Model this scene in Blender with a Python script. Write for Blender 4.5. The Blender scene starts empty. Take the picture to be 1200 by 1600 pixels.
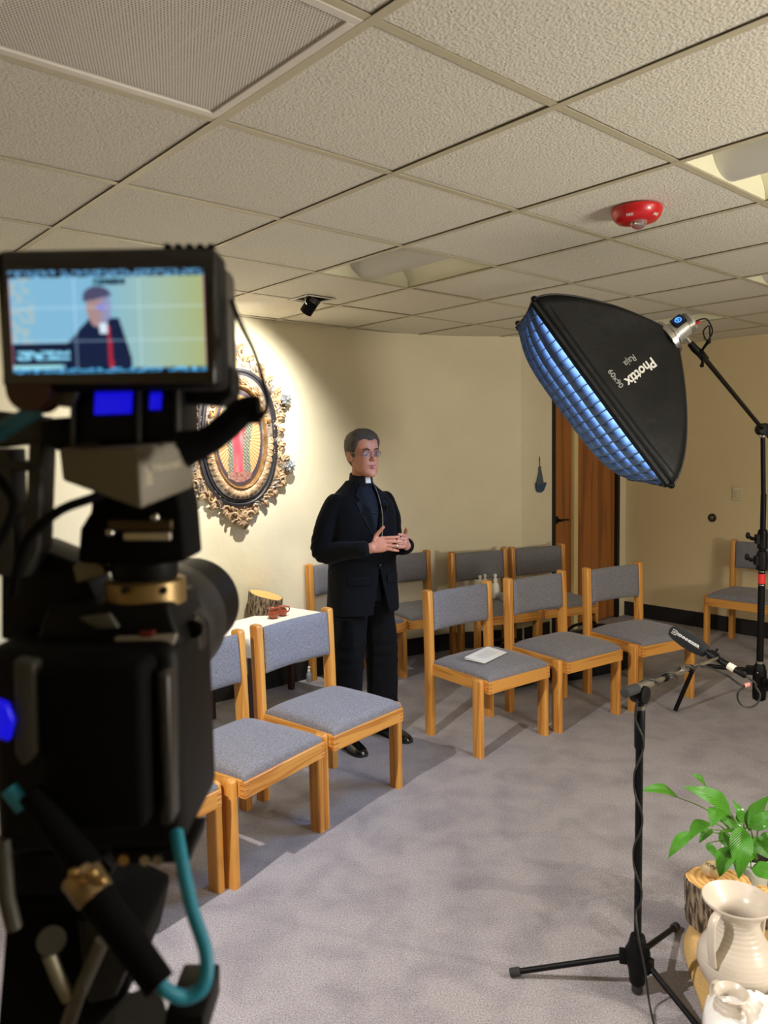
import bpy, bmesh, math, random
from mathutils import Vector, Matrix, noise
from mathutils.bvhtree import BVHTree

random.seed(7)
SC = bpy.context.scene
COL = SC.collection
PI = math.pi
HC, CE = 1.59, 2.435            # lens height, ceiling height
F = 1202.0
PITCH, ROLL = math.radians(-4.72), math.radians(-1.04)

# ------------------------------------------------------------------ camera
cam = bpy.data.cameras.new('camera'); camo = bpy.data.objects.new('camera', cam); COL.objects.link(camo)
cam.sensor_fit = 'VERTICAL'; cam.sensor_height = 36.0; cam.lens = 36.0 * F / 1600
cam.clip_start = 0.02
_f = Vector((0, math.cos(PITCH), math.sin(PITCH))); _r = Vector((1, 0, 0)); _u = _r.cross(_f)
R2 = _r * math.cos(ROLL) + _u * math.sin(ROLL); U2 = _u * math.cos(ROLL) - _r * math.sin(ROLL)
m = Matrix((R2, U2, -_f)).transposed().to_4x4(); m.translation = Vector((0, 0, HC))
camo.matrix_world = m
cam.dof.use_dof = True; cam.dof.focus_distance = 4.1; cam.dof.aperture_fstop = 27 / 5.3
SC.camera = camo
CAM = Vector((0, 0, HC))
def at(x, y, Y):
    d = _f + R2 * ((x - 600) / F) - U2 * ((y - 800) / F)
    return CAM + d * (Y / d.y)
def onz(x, y, z=0.0):
    d = _f + R2 * ((x - 600) / F) - U2 * ((y - 800) / F)
    return CAM + d * ((z - HC) / d.z)

# ------------------------------------------------------------------ world, view, lights
w = bpy.data.worlds.new('world'); SC.world = w; w.use_nodes = True
w.node_tree.nodes['Background'].inputs[0].default_value = (.9, .8, .65, 1)
w.node_tree.nodes['Background'].inputs[1].default_value = 0.05
SC.view_settings.view_transform = 'Standard'; SC.view_settings.look = 'None'
SC.view_settings.gamma = 1; SC.view_settings.use_curve_mapping = False
SC.view_settings.exposure = 0.0
def light(name, kind, loc, target, power, color, size=.1, spot=None, blend=.3):
    l = bpy.data.lights.new(name, kind); o = bpy.data.objects.new(name, l); COL.objects.link(o)
    o.location = loc; l.energy = power; l.color = color
    if kind == 'AREA': l.shape = 'SQUARE'; l.size = size
    else: l.shadow_soft_size = size
    if kind == 'SPOT': l.spot_size = math.radians(spot); l.spot_blend = blend
    d = Vector(target) - Vector(loc)
    o.rotation_euler = d.to_track_quat('-Z', 'Y').to_euler()
    return o
WARM = (1.0, .80, .56)
light('ceiling_spot_left', 'SPOT', (-1.35, 1.25, 2.36), (.60, 2.40, 0), 320, (1, .95, .91), .03, 84, .65)
light('ceiling_spot_plant', 'SPOT', (2.65, 1.45, 2.0), (.95, 2.42, .1), 92, (1, .95, .88), .022, 62, .6)
light('room_fill_right', 'AREA', (3.3, 1.0, 2.3), (2.2, 3.2, 0), 30, (1, .92, .80), 1.0)  # added fill lamp out of view, softly lifts the right side of the room
light('ceiling_fill_right', 'AREA', (2.9, .5, 1.25), (2.0, 1.6, 2.435), 84, (1, .94, .84), .6)  # added fill lamp aimed upward, brightens the ceiling

# ------------------------------------------------------------------ materials
def lin(c):
    return tuple((x / 255 / 12.92) if x / 255 <= .04045 else ((x / 255 + .055) / 1.055) ** 2.4 for x in c) + (1,)
def mat(name, rgb, rough=.6, metal=0, spec=.5, noise_amt=0, nscale=20, bump=0, bscale=60, bdist=.002, sheen=0, emit=None, estr=0, trans=0, coat=0, rgb2=None):
    M = bpy.data.materials.new(name); M.use_nodes = True
    nt = M.node_tree; b = nt.nodes['Principled BSDF']
    b.inputs['Base Color'].default_value = lin(rgb); b.inputs['Roughness'].default_value = rough
    b.inputs['Metallic'].default_value = metal; b.inputs['Specular IOR Level'].default_value = spec
    b.inputs['Sheen Weight'].default_value = sheen; b.inputs['Transmission Weight'].default_value = trans
    b.inputs['Coat Weight'].default_value = coat
    if emit: b.inputs['Emission Color'].default_value = lin(emit); b.inputs['Emission Strength'].default_value = estr
    tc = nt.nodes.new('ShaderNodeTexCoord')
    if noise_amt or rgb2:
        n = nt.nodes.new('ShaderNodeTexNoise'); n.inputs['Scale'].default_value = nscale; n.inputs['Detail'].default_value = 5
        nt.links.new(tc.outputs['Object'], n.inputs['Vector'])
        r = nt.nodes.new('ShaderNodeValToRGB'); r.color_ramp.elements[0].position = .3; r.color_ramp.elements[1].position = .7
        c2 = rgb2 or tuple(max(0, x * (1 - noise_amt)) for x in rgb)
        r.color_ramp.elements[0].color = lin(c2); r.color_ramp.elements[1].color = lin(rgb)
        nt.links.new(n.outputs['Fac'], r.inputs[0]); nt.links.new(r.outputs[0], b.inputs['Base Color'])
    if bump:
        n = nt.nodes.new('ShaderNodeTexNoise'); n.inputs['Scale'].default_value = bscale; n.inputs['Detail'].default_value = 4
        nt.links.new(tc.outputs['Object'], n.inputs['Vector'])
        bp = nt.nodes.new('ShaderNodeBump'); bp.inputs['Strength'].default_value = bump; bp.inputs['Distance'].default_value = bdist
        nt.links.new(n.outputs['Fac'], bp.inputs['Height']); nt.links.new(bp.outputs[0], b.inputs['Normal'])
    return M
def wood(name, c1, c2, axis, rough=.38, k=1.0):
    M = mat(name, c1, rough); nt = M.node_tree; b = nt.nodes['Principled BSDF']
    tc = nt.nodes.new('ShaderNodeTexCoord'); mp = nt.nodes.new('ShaderNodeMapping')
    s = [26 * k, 26 * k, 26 * k]; s[axis] = 1.6 * k; mp.inputs['Scale'].default_value = s
    oi = nt.nodes.new('ShaderNodeObjectInfo'); ad = nt.nodes.new('ShaderNodeVectorMath'); ad.operation = 'ADD'
    nt.links.new(tc.outputs['Object'], mp.inputs[0]); nt.links.new(mp.outputs[0], ad.inputs[0])
    cx = nt.nodes.new('ShaderNodeCombineXYZ'); mm = nt.nodes.new('ShaderNodeMath'); mm.operation = 'MULTIPLY'; mm.inputs[1].default_value = 37
    nt.links.new(oi.outputs['Random'], mm.inputs[0]); nt.links.new(mm.outputs[0], cx.inputs[0]); nt.links.new(mm.outputs[0], cx.inputs[1])
    nt.links.new(cx.outputs[0], ad.inputs[1])
    n = nt.nodes.new('ShaderNodeTexNoise'); n.inputs['Scale'].default_value = .55; n.inputs['Detail'].default_value = 2; n.inputs['Distortion'].default_value = .6
    nt.links.new(ad.outputs[0], n.inputs['Vector'])
    mu = nt.nodes.new('ShaderNodeMath'); mu.operation = 'MULTIPLY'; mu.inputs[1].default_value = 9
    fr = nt.nodes.new('ShaderNodeMath'); fr.operation = 'PINGPONG'; fr.inputs[1].default_value = 1
    nt.links.new(n.outputs['Fac'], mu.inputs[0]); nt.links.new(mu.outputs[0], fr.inputs[0])
    r = nt.nodes.new('ShaderNodeValToRGB'); r.color_ramp.elements[0].color = lin(c2); r.color_ramp.elements[1].color = lin(c1)
    r.color_ramp.elements[0].position = .0; r.color_ramp.elements[1].position = .45
    nt.links.new(fr.outputs[0], r.inputs[0])
    nt.links.new(r.outputs[0], b.inputs['Base Color'])
    return M
OAK = [wood('oak_x', (204, 145, 68), (172, 110, 42), 0), wood('oak_y', (204, 145, 68), (172, 110, 42), 1), wood('oak_z', (204, 145, 68), (176, 114, 46), 2)]
OAKEND = mat('oak_end', (168, 100, 40), .5)
DOORW = wood('door_wood', (166, 104, 50), (132, 80, 36), 2, .45, .35)
DARKW = mat('dark_wood', (46, 22, 18), .4)
def weave(name, ca, cb):
    M = mat(name, ca, .95, 0, .2, sheen=.15); nt = M.node_tree; b = nt.nodes['Principled BSDF']
    tc = nt.nodes.new('ShaderNodeTexCoord'); outs = []
    for sc in ((150, 150, 480), (480, 320, 110)):
        mp = nt.nodes.new('ShaderNodeMapping'); mp.inputs['Scale'].default_value = sc
        n = nt.nodes.new('ShaderNodeTexNoise'); n.inputs['Scale'].default_value = 1; n.inputs['Detail'].default_value = 3
        nt.links.new(tc.outputs['Object'], mp.inputs[0]); nt.links.new(mp.outputs[0], n.inputs['Vector']); outs.append(n.outputs['Fac'])
    a = nt.nodes.new('ShaderNodeMath'); a.operation = 'ADD'; nt.links.new(outs[0], a.inputs[0]); nt.links.new(outs[1], a.inputs[1])
    h = nt.nodes.new('ShaderNodeMath'); h.operation = 'MULTIPLY'; h.inputs[1].default_value = .5; nt.links.new(a.outputs[0], h.inputs[0])
    r = nt.nodes.new('ShaderNodeValToRGB'); r.color_ramp.elements[0].position = .38; r.color_ramp.elements[1].position = .62
    r.color_ramp.elements[0].color = lin(cb); r.color_ramp.elements[1].color = lin(ca)
    nt.links.new(h.outputs[0], r.inputs[0]); nt.links.new(r.outputs[0], b.inputs['Base Color'])
    bp = nt.nodes.new('ShaderNodeBump'); bp.inputs['Strength'].default_value = .35; bp.inputs['Distance'].default_value = .001
    nt.links.new(h.outputs[0], bp.inputs['Height']); nt.links.new(bp.outputs[0], b.inputs['Normal'])
    return M
FABRIC = weave('grey_heather', (136, 134, 137), (92, 91, 97))
def carpet():
    M = mat('carpet', (150, 143, 144), .97, 0, .15, sheen=.1); nt = M.node_tree; b = nt.nodes['Principled BSDF']
    tc = nt.nodes.new('ShaderNodeTexCoord')
    def N(s, d=5, dist=0):
        n = nt.nodes.new('ShaderNodeTexNoise'); n.inputs['Scale'].default_value = s; n.inputs['Detail'].default_value = d; n.inputs['Distortion'].default_value = dist
        nt.links.new(tc.outputs['Object'], n.inputs['Vector']); return n.outputs['Fac']
    big = nt.nodes.new('ShaderNodeValToRGB'); big.color_ramp.elements[0].position = .30; big.color_ramp.elements[1].position = .58
    big.color_ramp.elements[0].color = lin((140, 134, 139)); big.color_ramp.elements[1].color = lin((161, 155, 157))
    nt.links.new(N(5.5, 8, .3), big.inputs[0])
    fine = nt.nodes.new('ShaderNodeValToRGB'); fine.color_ramp.elements[0].position = .3; fine.color_ramp.elements[1].position = .7
    fine.color_ramp.elements[0].color = (.55, .55, .55, 1); fine.color_ramp.elements[1].color = (1.25, 1.25, 1.25, 1)
    nt.links.new(N(190, 4), fine.inputs[0])
    mx = nt.nodes.new('ShaderNodeMix'); mx.data_type = 'RGBA'; mx.blend_type = 'MULTIPLY'; mx.inputs[0].default_value = 1
    nt.links.new(big.outputs[0], mx.inputs[6]); nt.links.new(fine.outputs[0], mx.inputs[7]); nt.links.new(mx.outputs[2], b.inputs['Base Color'])
    bp = nt.nodes.new('ShaderNodeBump'); bp.inputs['Strength'].default_value = .5; bp.inputs['Distance'].default_value = .004
    nt.links.new(N(170, 3), bp.inputs['Height']); nt.links.new(bp.outputs[0], b.inputs['Normal'])
    return M
CARPET = carpet()
WALLM = mat('cream_plaster', (233, 224, 194), .75, 0, .3, noise_amt=.03, nscale=3, bump=.35, bscale=14, bdist=.006)
WALLR = mat('tan_paint', (216, 198, 156), .8, 0, .25, noise_amt=.02, nscale=2, bump=.15, bscale=40)
def tilemat():
    M = mat('mineral_tile', (214, 207, 184), .95, 0, .15); nt = M.node_tree; b = nt.nodes['Principled BSDF']
    tc = nt.nodes.new('ShaderNodeTexCoord'); oi = nt.nodes.new('ShaderNodeObjectInfo')
    ad = nt.nodes.new('ShaderNodeVectorMath'); ad.operation = 'ADD'
    nt.links.new(tc.outputs['Object'], ad.inputs[0]); nt.links.new(oi.outputs['Location'], ad.inputs[1])
    n = nt.nodes.new('ShaderNodeTexNoise'); n.inputs['Scale'].default_value = 170; n.inputs['Detail'].default_value = 4; n.inputs['Roughness'].default_value = .6
    v = nt.nodes.new('ShaderNodeTexVoronoi'); v.inputs['Scale'].default_value = 120
    nt.links.new(ad.outputs[0], n.inputs['Vector']); nt.links.new(ad.outputs[0], v.inputs['Vector'])
    a = nt.nodes.new('ShaderNodeMath'); a.operation = 'ADD'; nt.links.new(n.outputs['Fac'], a.inputs[0]); nt.links.new(v.outputs['Distance'], a.inputs[1])
    r = nt.nodes.new('ShaderNodeValToRGB'); r.color_ramp.elements[0].position = .42; r.color_ramp.elements[1].position = .75
    r.color_ramp.elements[0].color = lin((186, 181, 164)); r.color_ramp.elements[1].color = lin((226, 222, 206))
    nt.links.new(a.outputs[0], r.inputs[0])
    # sparse pin holes
    v2 = nt.nodes.new('ShaderNodeTexVoronoi'); v2.inputs['Scale'].default_value = 62; nt.links.new(ad.outputs[0], v2.inputs['Vector'])
    th = nt.nodes.new('ShaderNodeMath'); th.operation = 'LESS_THAN'; th.inputs[1].default_value = .10; nt.links.new(v2.outputs['Distance'], th.inputs[0])
    mx = nt.nodes.new('ShaderNodeMix'); mx.data_type = 'RGBA'; nt.links.new(th.outputs[0], mx.inputs[0]); nt.links.new(r.outputs[0], mx.inputs[6]); mx.inputs[7].default_value = lin((120, 112, 92))
    nt.links.new(mx.outputs[2], b.inputs['Base Color'])
    bp = nt.nodes.new('ShaderNodeBump'); bp.inputs['Strength'].default_value = .7; bp.inputs['Distance'].default_value = .0028
    nt.links.new(a.outputs[0], bp.inputs['Height']); nt.links.new(bp.outputs[0], b.inputs['Normal'])
    return M
TILE = tilemat()
TEE = mat('tee_paint', (196, 188, 160), .5)
TROF = mat('fixture_white', (224, 220, 190), .45)
BASKET = mat('basket_diffuser', (196, 194, 182), .5)
BLK = mat('black_plastic', (8, 8, 9), .5, 0, .18)
BLKM = mat('black_matte', (6, 6, 7), .8, 0, .12, bump=.2, bscale=300)
BLKG = mat('black_gloss', (10, 10, 11), .18)
RUBBER = mat('rubber', (38, 38, 38), .8)
STEEL = mat('steel', (190, 188, 182), .25, 1)
GREYM = mat('grey_metal', (118, 112, 98), .45, .6)
BRONZE = mat('bronze', (178, 146, 96), .3, .9)
SUIT = mat('suit_cloth', (9, 10, 13), .9, 0, .12, sheen=.03, bump=.25, bscale=500, bdist=.001)
SHIRT = mat('shirt_cloth', (20, 24, 34), .8, 0, .2)
WHITE = mat('white_plastic', (232, 230, 222), .45)
PAPER = mat('paper', (238, 238, 234), .8)
SKIN = mat('skin', (196, 134, 108), .5, 0, .4, noise_amt=.10, nscale=40)
HAIR = mat('hair', (84, 74, 66), .65, noise_amt=.55, nscale=160, bump=.9, bscale=220, bdist=.006)

# ------------------------------------------------------------------ mesh helpers
class MB:
    def __init__(s): s.v = []; s.f = []; s.mi = []; s.m = 0
    def add(s, vs, fs, M=None):
        o = len(s.v)
        for p in vs:
            p = Vector(p); s.v.append(M @ p if M else p)
        for f in fs: s.f.append([i + o for i in f]); s.mi.append(s.m)
        return s
    def box(s, c, d, M=None, taper=None):
        cx, cy, cz = c; x, y, z = d[0] / 2, d[1] / 2, d[2] / 2
        vs = [(cx + i * x * (taper if (taper and k > 0) else 1), cy + j * y * (taper if (taper and k > 0) else 1), cz + k * z) for k in (-1, 1) for j in (-1, 1) for i in (-1, 1)]
        return s.add(vs, [(0, 2, 3, 1), (4, 5, 7, 6), (0, 1, 5, 4), (2, 6, 7, 3), (0, 4, 6, 2), (1, 3, 7, 5)], M)
    def prism(s, top, bot):
        n = len(top); vs = list(bot) + list(top)
        fs = [list(range(n))[::-1], list(range(n, 2 * n))] + [(i, (i + 1) % n, n + (i + 1) % n, n + i) for i in range(n)]
        return s.add(vs, fs)
    def rings(s, rs, cap=True, closed=False, M=None):
        n = len(rs[0]); vs = [p for r in rs for p in r]; fs = []
        k = len(rs)
        for a in range(k if closed else k - 1):
            b = (a + 1) % k
            for i in range(n): j = (i + 1) % n; fs.append((a * n + i, a * n + j, b * n + j, b * n + i))
        if cap and not closed: fs.append(list(range(n))[::-1]); fs.append([(k - 1) * n + i for i in range(n)])
        return s.add(vs, fs, M)
    def tube(s, path, r, seg=12, cap=True, M=None, closed=False):
        P = [Vector(p) for p in path]; n = len(P)
        rr = r if isinstance(r, (list, tuple)) else [r] * n
        rs = []; prev = None
        for i, p in enumerate(P):
            if closed: t = P[(i + 1) % n] - P[i - 1]
            else: t = (P[min(i + 1, n - 1)] - P[max(i - 1, 0)])
            t = t.normalized() if t.length > 1e-9 else Vector((0, 0, 1))
            if prev is None:
                a = Vector((0, 0, 1)) if abs(t.z) < .9 else Vector((1, 0, 0))
                x = t.cross(a).normalized()
            else:
                x = (prev - t * prev.dot(t)); x = x.normalized() if x.length > 1e-9 else t.orthogonal().normalized()
            prev = x; y = t.cross(x)
            rs.append([p + (x * math.cos(q) + y * math.sin(q)) * rr[i] for q in [2 * PI * k / seg for k in range(seg)]])
        return s.rings(rs, cap, closed, M)
    def lathe(s, prof, seg=32, M=None, cap=True):
        rs = [[(r * math.cos(2 * PI * k / seg), r * math.sin(2 * PI * k / seg), z) for k in range(seg)] for r, z in prof]
        return s.rings(rs, cap, False, M)
    def cyl(s, a, b, r, seg=16, r2=None):
        return s.tube([a, b], [r, r if r2 is None else r2], seg)
    def ball(s, c, r, seg=16, n=10, sc=(1, 1, 1), M=None):
        rs = []
        for i in range(1, n):
            th = PI * i / n
            rs.append([(c[0] + r * sc[0] * math.sin(th) * math.cos(2 * PI * k / seg), c[1] + r * sc[1] * math.sin(th) * math.sin(2 * PI * k / seg), c[2] - r * sc[2] * math.cos(th)) for k in range(seg)])
        return s.rings(rs, True, False, M)
    def build(s, name, mats, parent=None, smooth=None, bevel=0, bseg=2, kind=None, label=None, fix=True, merge=0):
        me = bpy.data.meshes.new(name)
        me.from_pydata([tuple(v) for v in s.v], [], s.f)
        mats = mats if isinstance(mats, (list, tuple)) else [mats]
        for mm in mats: me.materials.append(mm)
        if any(s.mi): me.polygons.foreach_set('material_index', s.mi)
        if bevel or fix or merge:
            bm = bmesh.new(); bm.from_mesh(me)
            if merge: bmesh.ops.remove_doubles(bm, verts=bm.verts, dist=merge)
            if fix: bmesh.ops.recalc_face_normals(bm, faces=bm.faces)
            if bevel:
                bm.normal_update()
                es = [e for e in bm.edges if len(e.link_faces) == 2 and e.calc_face_angle(0) > .6]
                bmesh.ops.bevel(bm, geom=es, offset=bevel, segments=bseg, profile=.5, affect='EDGES', clamp_overlap=True)
            bm.to_mesh(me); bm.free()
        if smooth is not None:
            me.shade_smooth()
            try: me.set_sharp_from_angle(angle=math.radians(smooth))
            except Exception: pass
        o = bpy.data.objects.new(name, me); COL.objects.link(o)
        if parent: o.parent = parent
        if kind: o['kind'] = kind
        if label: o['label'] = label
        return o
def tag(o, label, cat, group=None, kind=None):
    o['label'] = label; o['category'] = cat
    if group: o['group'] = group
    if kind: o['kind'] = kind
    return o
def thing(name, label, cat, loc=(0, 0, 0), rz=0, group=None):
    o = bpy.data.objects.new(name, None); COL.objects.link(o); o.empty_display_size = .05
    o.location = loc; o.rotation_euler = (0, 0, rz)
    return tag(o, label, cat, group)
def copy_tree(o, parent=None):
    c = o.copy(); COL.objects.link(c)
    if parent: c.parent = parent
    for ch in list(o.children): copy_tree(ch, c)
    return c
def curve(pts, n=8):
    P = [Vector(p) for p in pts]; out = []
    for i in range(len(P) - 1):
        p0 = P[max(i - 1, 0)]; p1 = P[i]; p2 = P[i + 1]; p3 = P[min(i + 2, len(P) - 1)]
        for k in range(n):
            t = k / n; out.append(.5 * ((2 * p1) + (-p0 + p2) * t + (2 * p0 - 5 * p1 + 4 * p2 - p3) * t * t + (-p0 + 3 * p1 - 3 * p2 + p3) * t ** 3))
    out.append(P[-1]); return out
def frame(origin, x, y, z): # matrix from axes
    M = Matrix((Vector(x), Vector(y), Vector(z))).transposed().to_4x4(); M.translation = Vector(origin); return M
def text_mesh(txt, size, depth=.0006, bold=0):
    cu = bpy.data.curves.new('t', 'FONT'); cu.body = txt; cu.size = size; cu.extrude = depth; cu.align_x = 'CENTER'; cu.align_y = 'CENTER'; cu.offset = bold; cu.resolution_u = 3
    o = bpy.data.objects.new('t', cu); COL.objects.link(o)
    dg = bpy.context.evaluated_depsgraph_get(); me = bpy.data.meshes.new_from_object(o.evaluated_get(dg))
    vs = [v.co.copy() for v in me.vertices]; fs = [list(p.vertices) for p in me.polygons]
    bpy.data.objects.remove(o); bpy.data.curves.remove(cu); bpy.data.meshes.remove(me)
    return vs, fs
def remesh(mb, voxel, name, mats, parent, disp=None, smooth_it=2, adapt=False):
    o = mb.build(name, mats, None, fix=False)
    md = o.modifiers.new('r', 'REMESH'); md.mode = 'VOXEL'; md.voxel_size = voxel; md.use_smooth_shade = True
    sm = o.modifiers.new('s', 'SMOOTH'); sm.iterations = smooth_it; sm.factor = .6
    dg = bpy.context.evaluated_depsgraph_get(); me = bpy.data.meshes.new_from_object(o.evaluated_get(dg))
    old = o.data; o.modifiers.clear(); o.data = me; bpy.data.meshes.remove(old); me.name = name
    if disp:
        nv = len(me.vertices); co = [0.0] * (3 * nv); no = [0.0] * (3 * nv)
        me.vertices.foreach_get('co', co); me.vertex_normals.foreach_get('vector', no)
        for i in range(0, 3 * nv, 3):
            d_ = disp(Vector(co[i:i + 3])); co[i] += no[i] * d_; co[i + 1] += no[i + 1] * d_; co[i + 2] += no[i + 2] * d_
        me.vertices.foreach_set('co', co); me.update()
    if not me.materials:
        for mm in (mats if isinstance(mats, (list, tuple)) else [mats]): me.materials.append(mm)
    me.shade_smooth()
    if parent: o.parent = parent
    return o

# ------------------------------------------------------------------ room shell
YAW = math.radians(41.5)
u2 = Vector((math.cos(YAW), math.sin(YAW), 0)); v2 = Vector((math.sin(YAW), -math.cos(YAW), 0)); n2 = -v2
def strip_wall(name, pts, mt, thick=.12, z0=0, z1=CE + .0045):
    mb = MB(); P = [Vector((p[0], p[1], 0)) for p in pts]; k = len(P); off = []
    for i in range(k):
        t = (P[min(i + 1, k - 1)] - P[max(i - 1, 0)]).normalized(); off.append(Vector((-t.y, t.x, 0)) * thick)
    vs = []
    for i in range(k):
        a, b = P[i], P[i] + off[i]
        vs += [(a.x, a.y, z0), (a.x, a.y, z1), (b.x, b.y, z1), (b.x, b.y, z0)]
    fs = [(4 * i + j, 4 * i + (j + 1) % 4, 4 * (i + 1) + (j + 1) % 4, 4 * (i + 1) + j) for i in range(k - 1) for j in range(4)]
    fs += [(0, 1, 2, 3), (4 * k - 4, 4 * k - 1, 4 * k - 2, 4 * k - 3)]
    mb.add(vs, fs); return mb.build(name, mt, kind='structure', smooth=30)
curvepts = [tuple(p)[:2] for p in curve([(-.9, 4.95, 0), (-.56, 5.255, 0), (-.22, 5.535, 0), (.12, 5.77, 0), (.5, 5.96, 0), (.8, 6.03, 0), (1.09, 6.08, 0)], 5)]
Lstart = (-.9 - 4.6 * u2.x, 4.95 - 4.6 * u2.y)
curved = [Lstart] + curvepts
strip_wall('wall_left', curved, WALLM)
J = Vector((1.09, 6.08, 0))
def bw(t): q = J + u2 * t; return (q.x, q.y)
COR = 1.53
D0, D1 = .405, 1.41
strip_wall('wall_back_left', [bw(0), bw(D0)], WALLM, thick=.12)
strip_wall('wall_back_right', [bw(D1), bw(COR)], WALLM, thick=.12)
strip_wall('wall_back_top', [bw(D0), bw(D1)], WALLM, thick=.12, z0=2.14)
RC = Vector(bw(COR) + (0,)); RE = RC + v2 * 7.0
strip_wall('wall_right', [(RC.x, RC.y), (RE.x, RE.y)], WALLR)
LE = Vector(Lstart + (0,)) + v2 * 5.9
strip_wall('wall_front_left', [(LE.x, LE.y), Lstart], WALLR)
strip_wall('wall_front', [(RE.x, RE.y), (LE.x, LE.y)], WALLR)
BASEM = mat('baseboard_black', (20, 19, 19), .55)
def offset_in(pts, d):
    P = [Vector((p[0], p[1], 0)) for p in pts]; out = []
    for i in range(len(P)):
        t = (P[min(i + 1, len(P) - 1)] - P[max(i - 1, 0)]).normalized(); q = P[i] + Vector((t.y, -t.x, 0)) * d; out.append((q.x, q.y))
    return out
strip_wall('baseboard_left', offset_in(curved, .012), BASEM, thick=.0115, z1=.13)
strip_wall('baseboard_back', offset_in([bw(0.03), bw(D0 - .05)], .012), BASEM, thick=.0115, z1=.13)
strip_wall('baseboard_right', offset_in([(RC.x, RC.y), (RE.x, RE.y)], .012), BASEM, thick=.0115, z1=.13)
fl = MB(); poly = [Vector(p + (0,)) for p in [Lstart, curvepts[0], (J.x, J.y), (RC.x + .2, RC.y + .2), (RE.x + .2, RE.y), (LE.x, LE.y - .2)]]
fl.prism([(p.x, p.y, 0) for p in poly], [(p.x, p.y, -.1) for p in poly])
fl.box((0, 6.2, -.0501), (6, 2.6, .1))
fl.build('floor', CARPET, kind='structure')
# doors
def flat_on_wall(name, t0, t1, z0, z1, proud, depth, mt, parent=None, bevel=0, label=None):
    mb = MB(); a = J + u2 * t0 + v2 * proud; b = J + u2 * t1 + v2 * proud
    c = b - v2 * depth; d = a - v2 * depth
    mb.prism([(q.x, q.y, z1) for q in (a, b, c, d)], [(q.x, q.y, z0) for q in (a, b, c, d)])
    return mb.build(name, mt, parent, bevel=bevel, kind=None if parent else 'structure', label=label)
DBLK = mat('door_frame_black', (16, 15, 15), .45)
dl = flat_on_wall('door_1', .44, .705, .012, 2.095, -.02, .045, DOORW, bevel=.002)
dr = flat_on_wall('door_2', .775, 1.375, .012, 2.095, -.02, .045, DOORW, bevel=.002)
dl['label'] = 'brown wooden door leaf with black lever beside the boat ornament'
dr['label'] = 'wide brown wooden door leaf behind the softbox'
# lever handle on door 1
hb = MB(); hc = J + u2 * .485 + v2 * (-.02); hz = .965
hM = frame((hc.x, hc.y, hz), u2, (0, 0, 1), v2)
hb.lathe([(.034, 0), (.034, .006), (.028, .012), (.012, .014), (.012, .05), (.001, .052)], 24, hM)
hb.tube([(0, 0, .045), (.03, 0, .048), (.07, .001, .05), (.115, -.002, .05)], [.010, .010, .008, .007], 10, M=hM)
hb.build('door_handle', mat('handle_black', (24, 20, 18), .35, .5), dl, smooth=40)
TRIMC = mat('cream_trim', (226, 208, 150), .55)
for nm, a, b, z0, z1, mt in (('trim_1', .40, .44, 0, 2.14, DBLK), ('trim_2', 1.375, 1.415, 0, 2.14, DBLK), ('trim_3', .44, 1.375, 2.10, 2.14, DBLK)):
    flat_on_wall(nm, a, b, z0, z1, .012, .10, mt, bevel=.002)
flat_on_wall('trim_4', .712, .768, 0, 2.10, .005, .08, TRIMC, bevel=.003)

# ceiling
G = .6096
ORG = Vector((-.006, 1.600, 0))
def gp(i, j): q = ORG + u2 * (i * G) + v2 * (j * G); return q
deck = MB(); deck.prism([(p.x, p.y, CE + .40) for p in poly], [(p.x, p.y, CE + .35) for p in poly]); deck.box((0, 6.2, CE + .3751), (6, 2.6, .05))
ceiling = deck.build('ceiling', mat('plenum', (70, 66, 58), .9), kind='structure')
def inside(p, m=.50):
    A = Vector(Lstart + (0,))
    ok = (p - A).dot(n2) < m and (p - RC).dot(u2) < m and (p - RE).dot(-(RE-LE).normalized().cross(Vector((0,0,1)))) < 99
    if not ok: 
        # part of the room behind the curved section
        ok = p.x > .2 and p.y < 6.08 + .9 * max(0, p.x - 1.09) + .5 and (p - RC).dot(u2) < m and (p - A).dot(n2) < 2
    if (p - J).dot(u2) > -.3 and (p - J).dot(n2) > m: ok = False
    if (p - A).dot(n2) > m: ok = False
    t = (LE - A).normalized()
    if (p - A).dot(u2) < -m: ok = False
    if (p - LE).dot(Vector((.57, -.82, 0))) > .6: ok = False
    return ok
FIX = {(2, -3), (2, 0), (6, -3), (5, -1), (-1, 3), (-2, -3)}
VENT = (-1, -1); SPOTC = (2, -4)
tm = MB()
h = G / 2 - .009
tm.box((0, 0, .012), (2 * h, 2 * h, .014))
tile0 = None
for i in range(-9, 12):
    for j in range(-8, 9):
        c = gp(i + .5, j + .5)
        if not inside(c) or (i, j) in FIX or (i, j) == VENT or (i, j) == SPOTC: continue
        if tile0 is None:
            tile0 = tm.build('ceiling_tile', TILE, ceiling, bevel=.002, bseg=1); o = tile0
        else:
            o = tile0.copy(); COL.objects.link(o)
        o.location = (c.x, c.y, CE + random.uniform(.0, .0015)); o.rotation_euler = (random.uniform(-.002, .002), random.uniform(-.002, .002), YAW + random.choice((0, 1, 2, 3)) * PI / 2)
# tees
def tee(a, b, dz=0):
    d = (b - a); L = d.length; mb = MB(); mb.box((0, 0, .0006), (L, .024, .0012)); mb.box((0, 0, .016), (L, .002, .03))
    o = mb.build('ceiling_tee', TEE, ceiling); c = (a + b) / 2
    o.location = (c.x, c.y, CE + dz); o.rotation_euler = (0, 0, math.atan2(d.y, d.x))
for i in range(-8, 12):
    js = [j for j in range(-8, 9) if inside(gp(i, j + .5), .3)]
    if js: tee(gp(i, min(js)), gp(i, max(js) + 1), 0)
for j in range(-8, 9):
    is_ = [i for i in range(-9, 12) if inside(gp(i + .5, j), .3)]
    if is_: tee(gp(min(is_), j), gp(max(is_) + 1, j), .0013)
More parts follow.
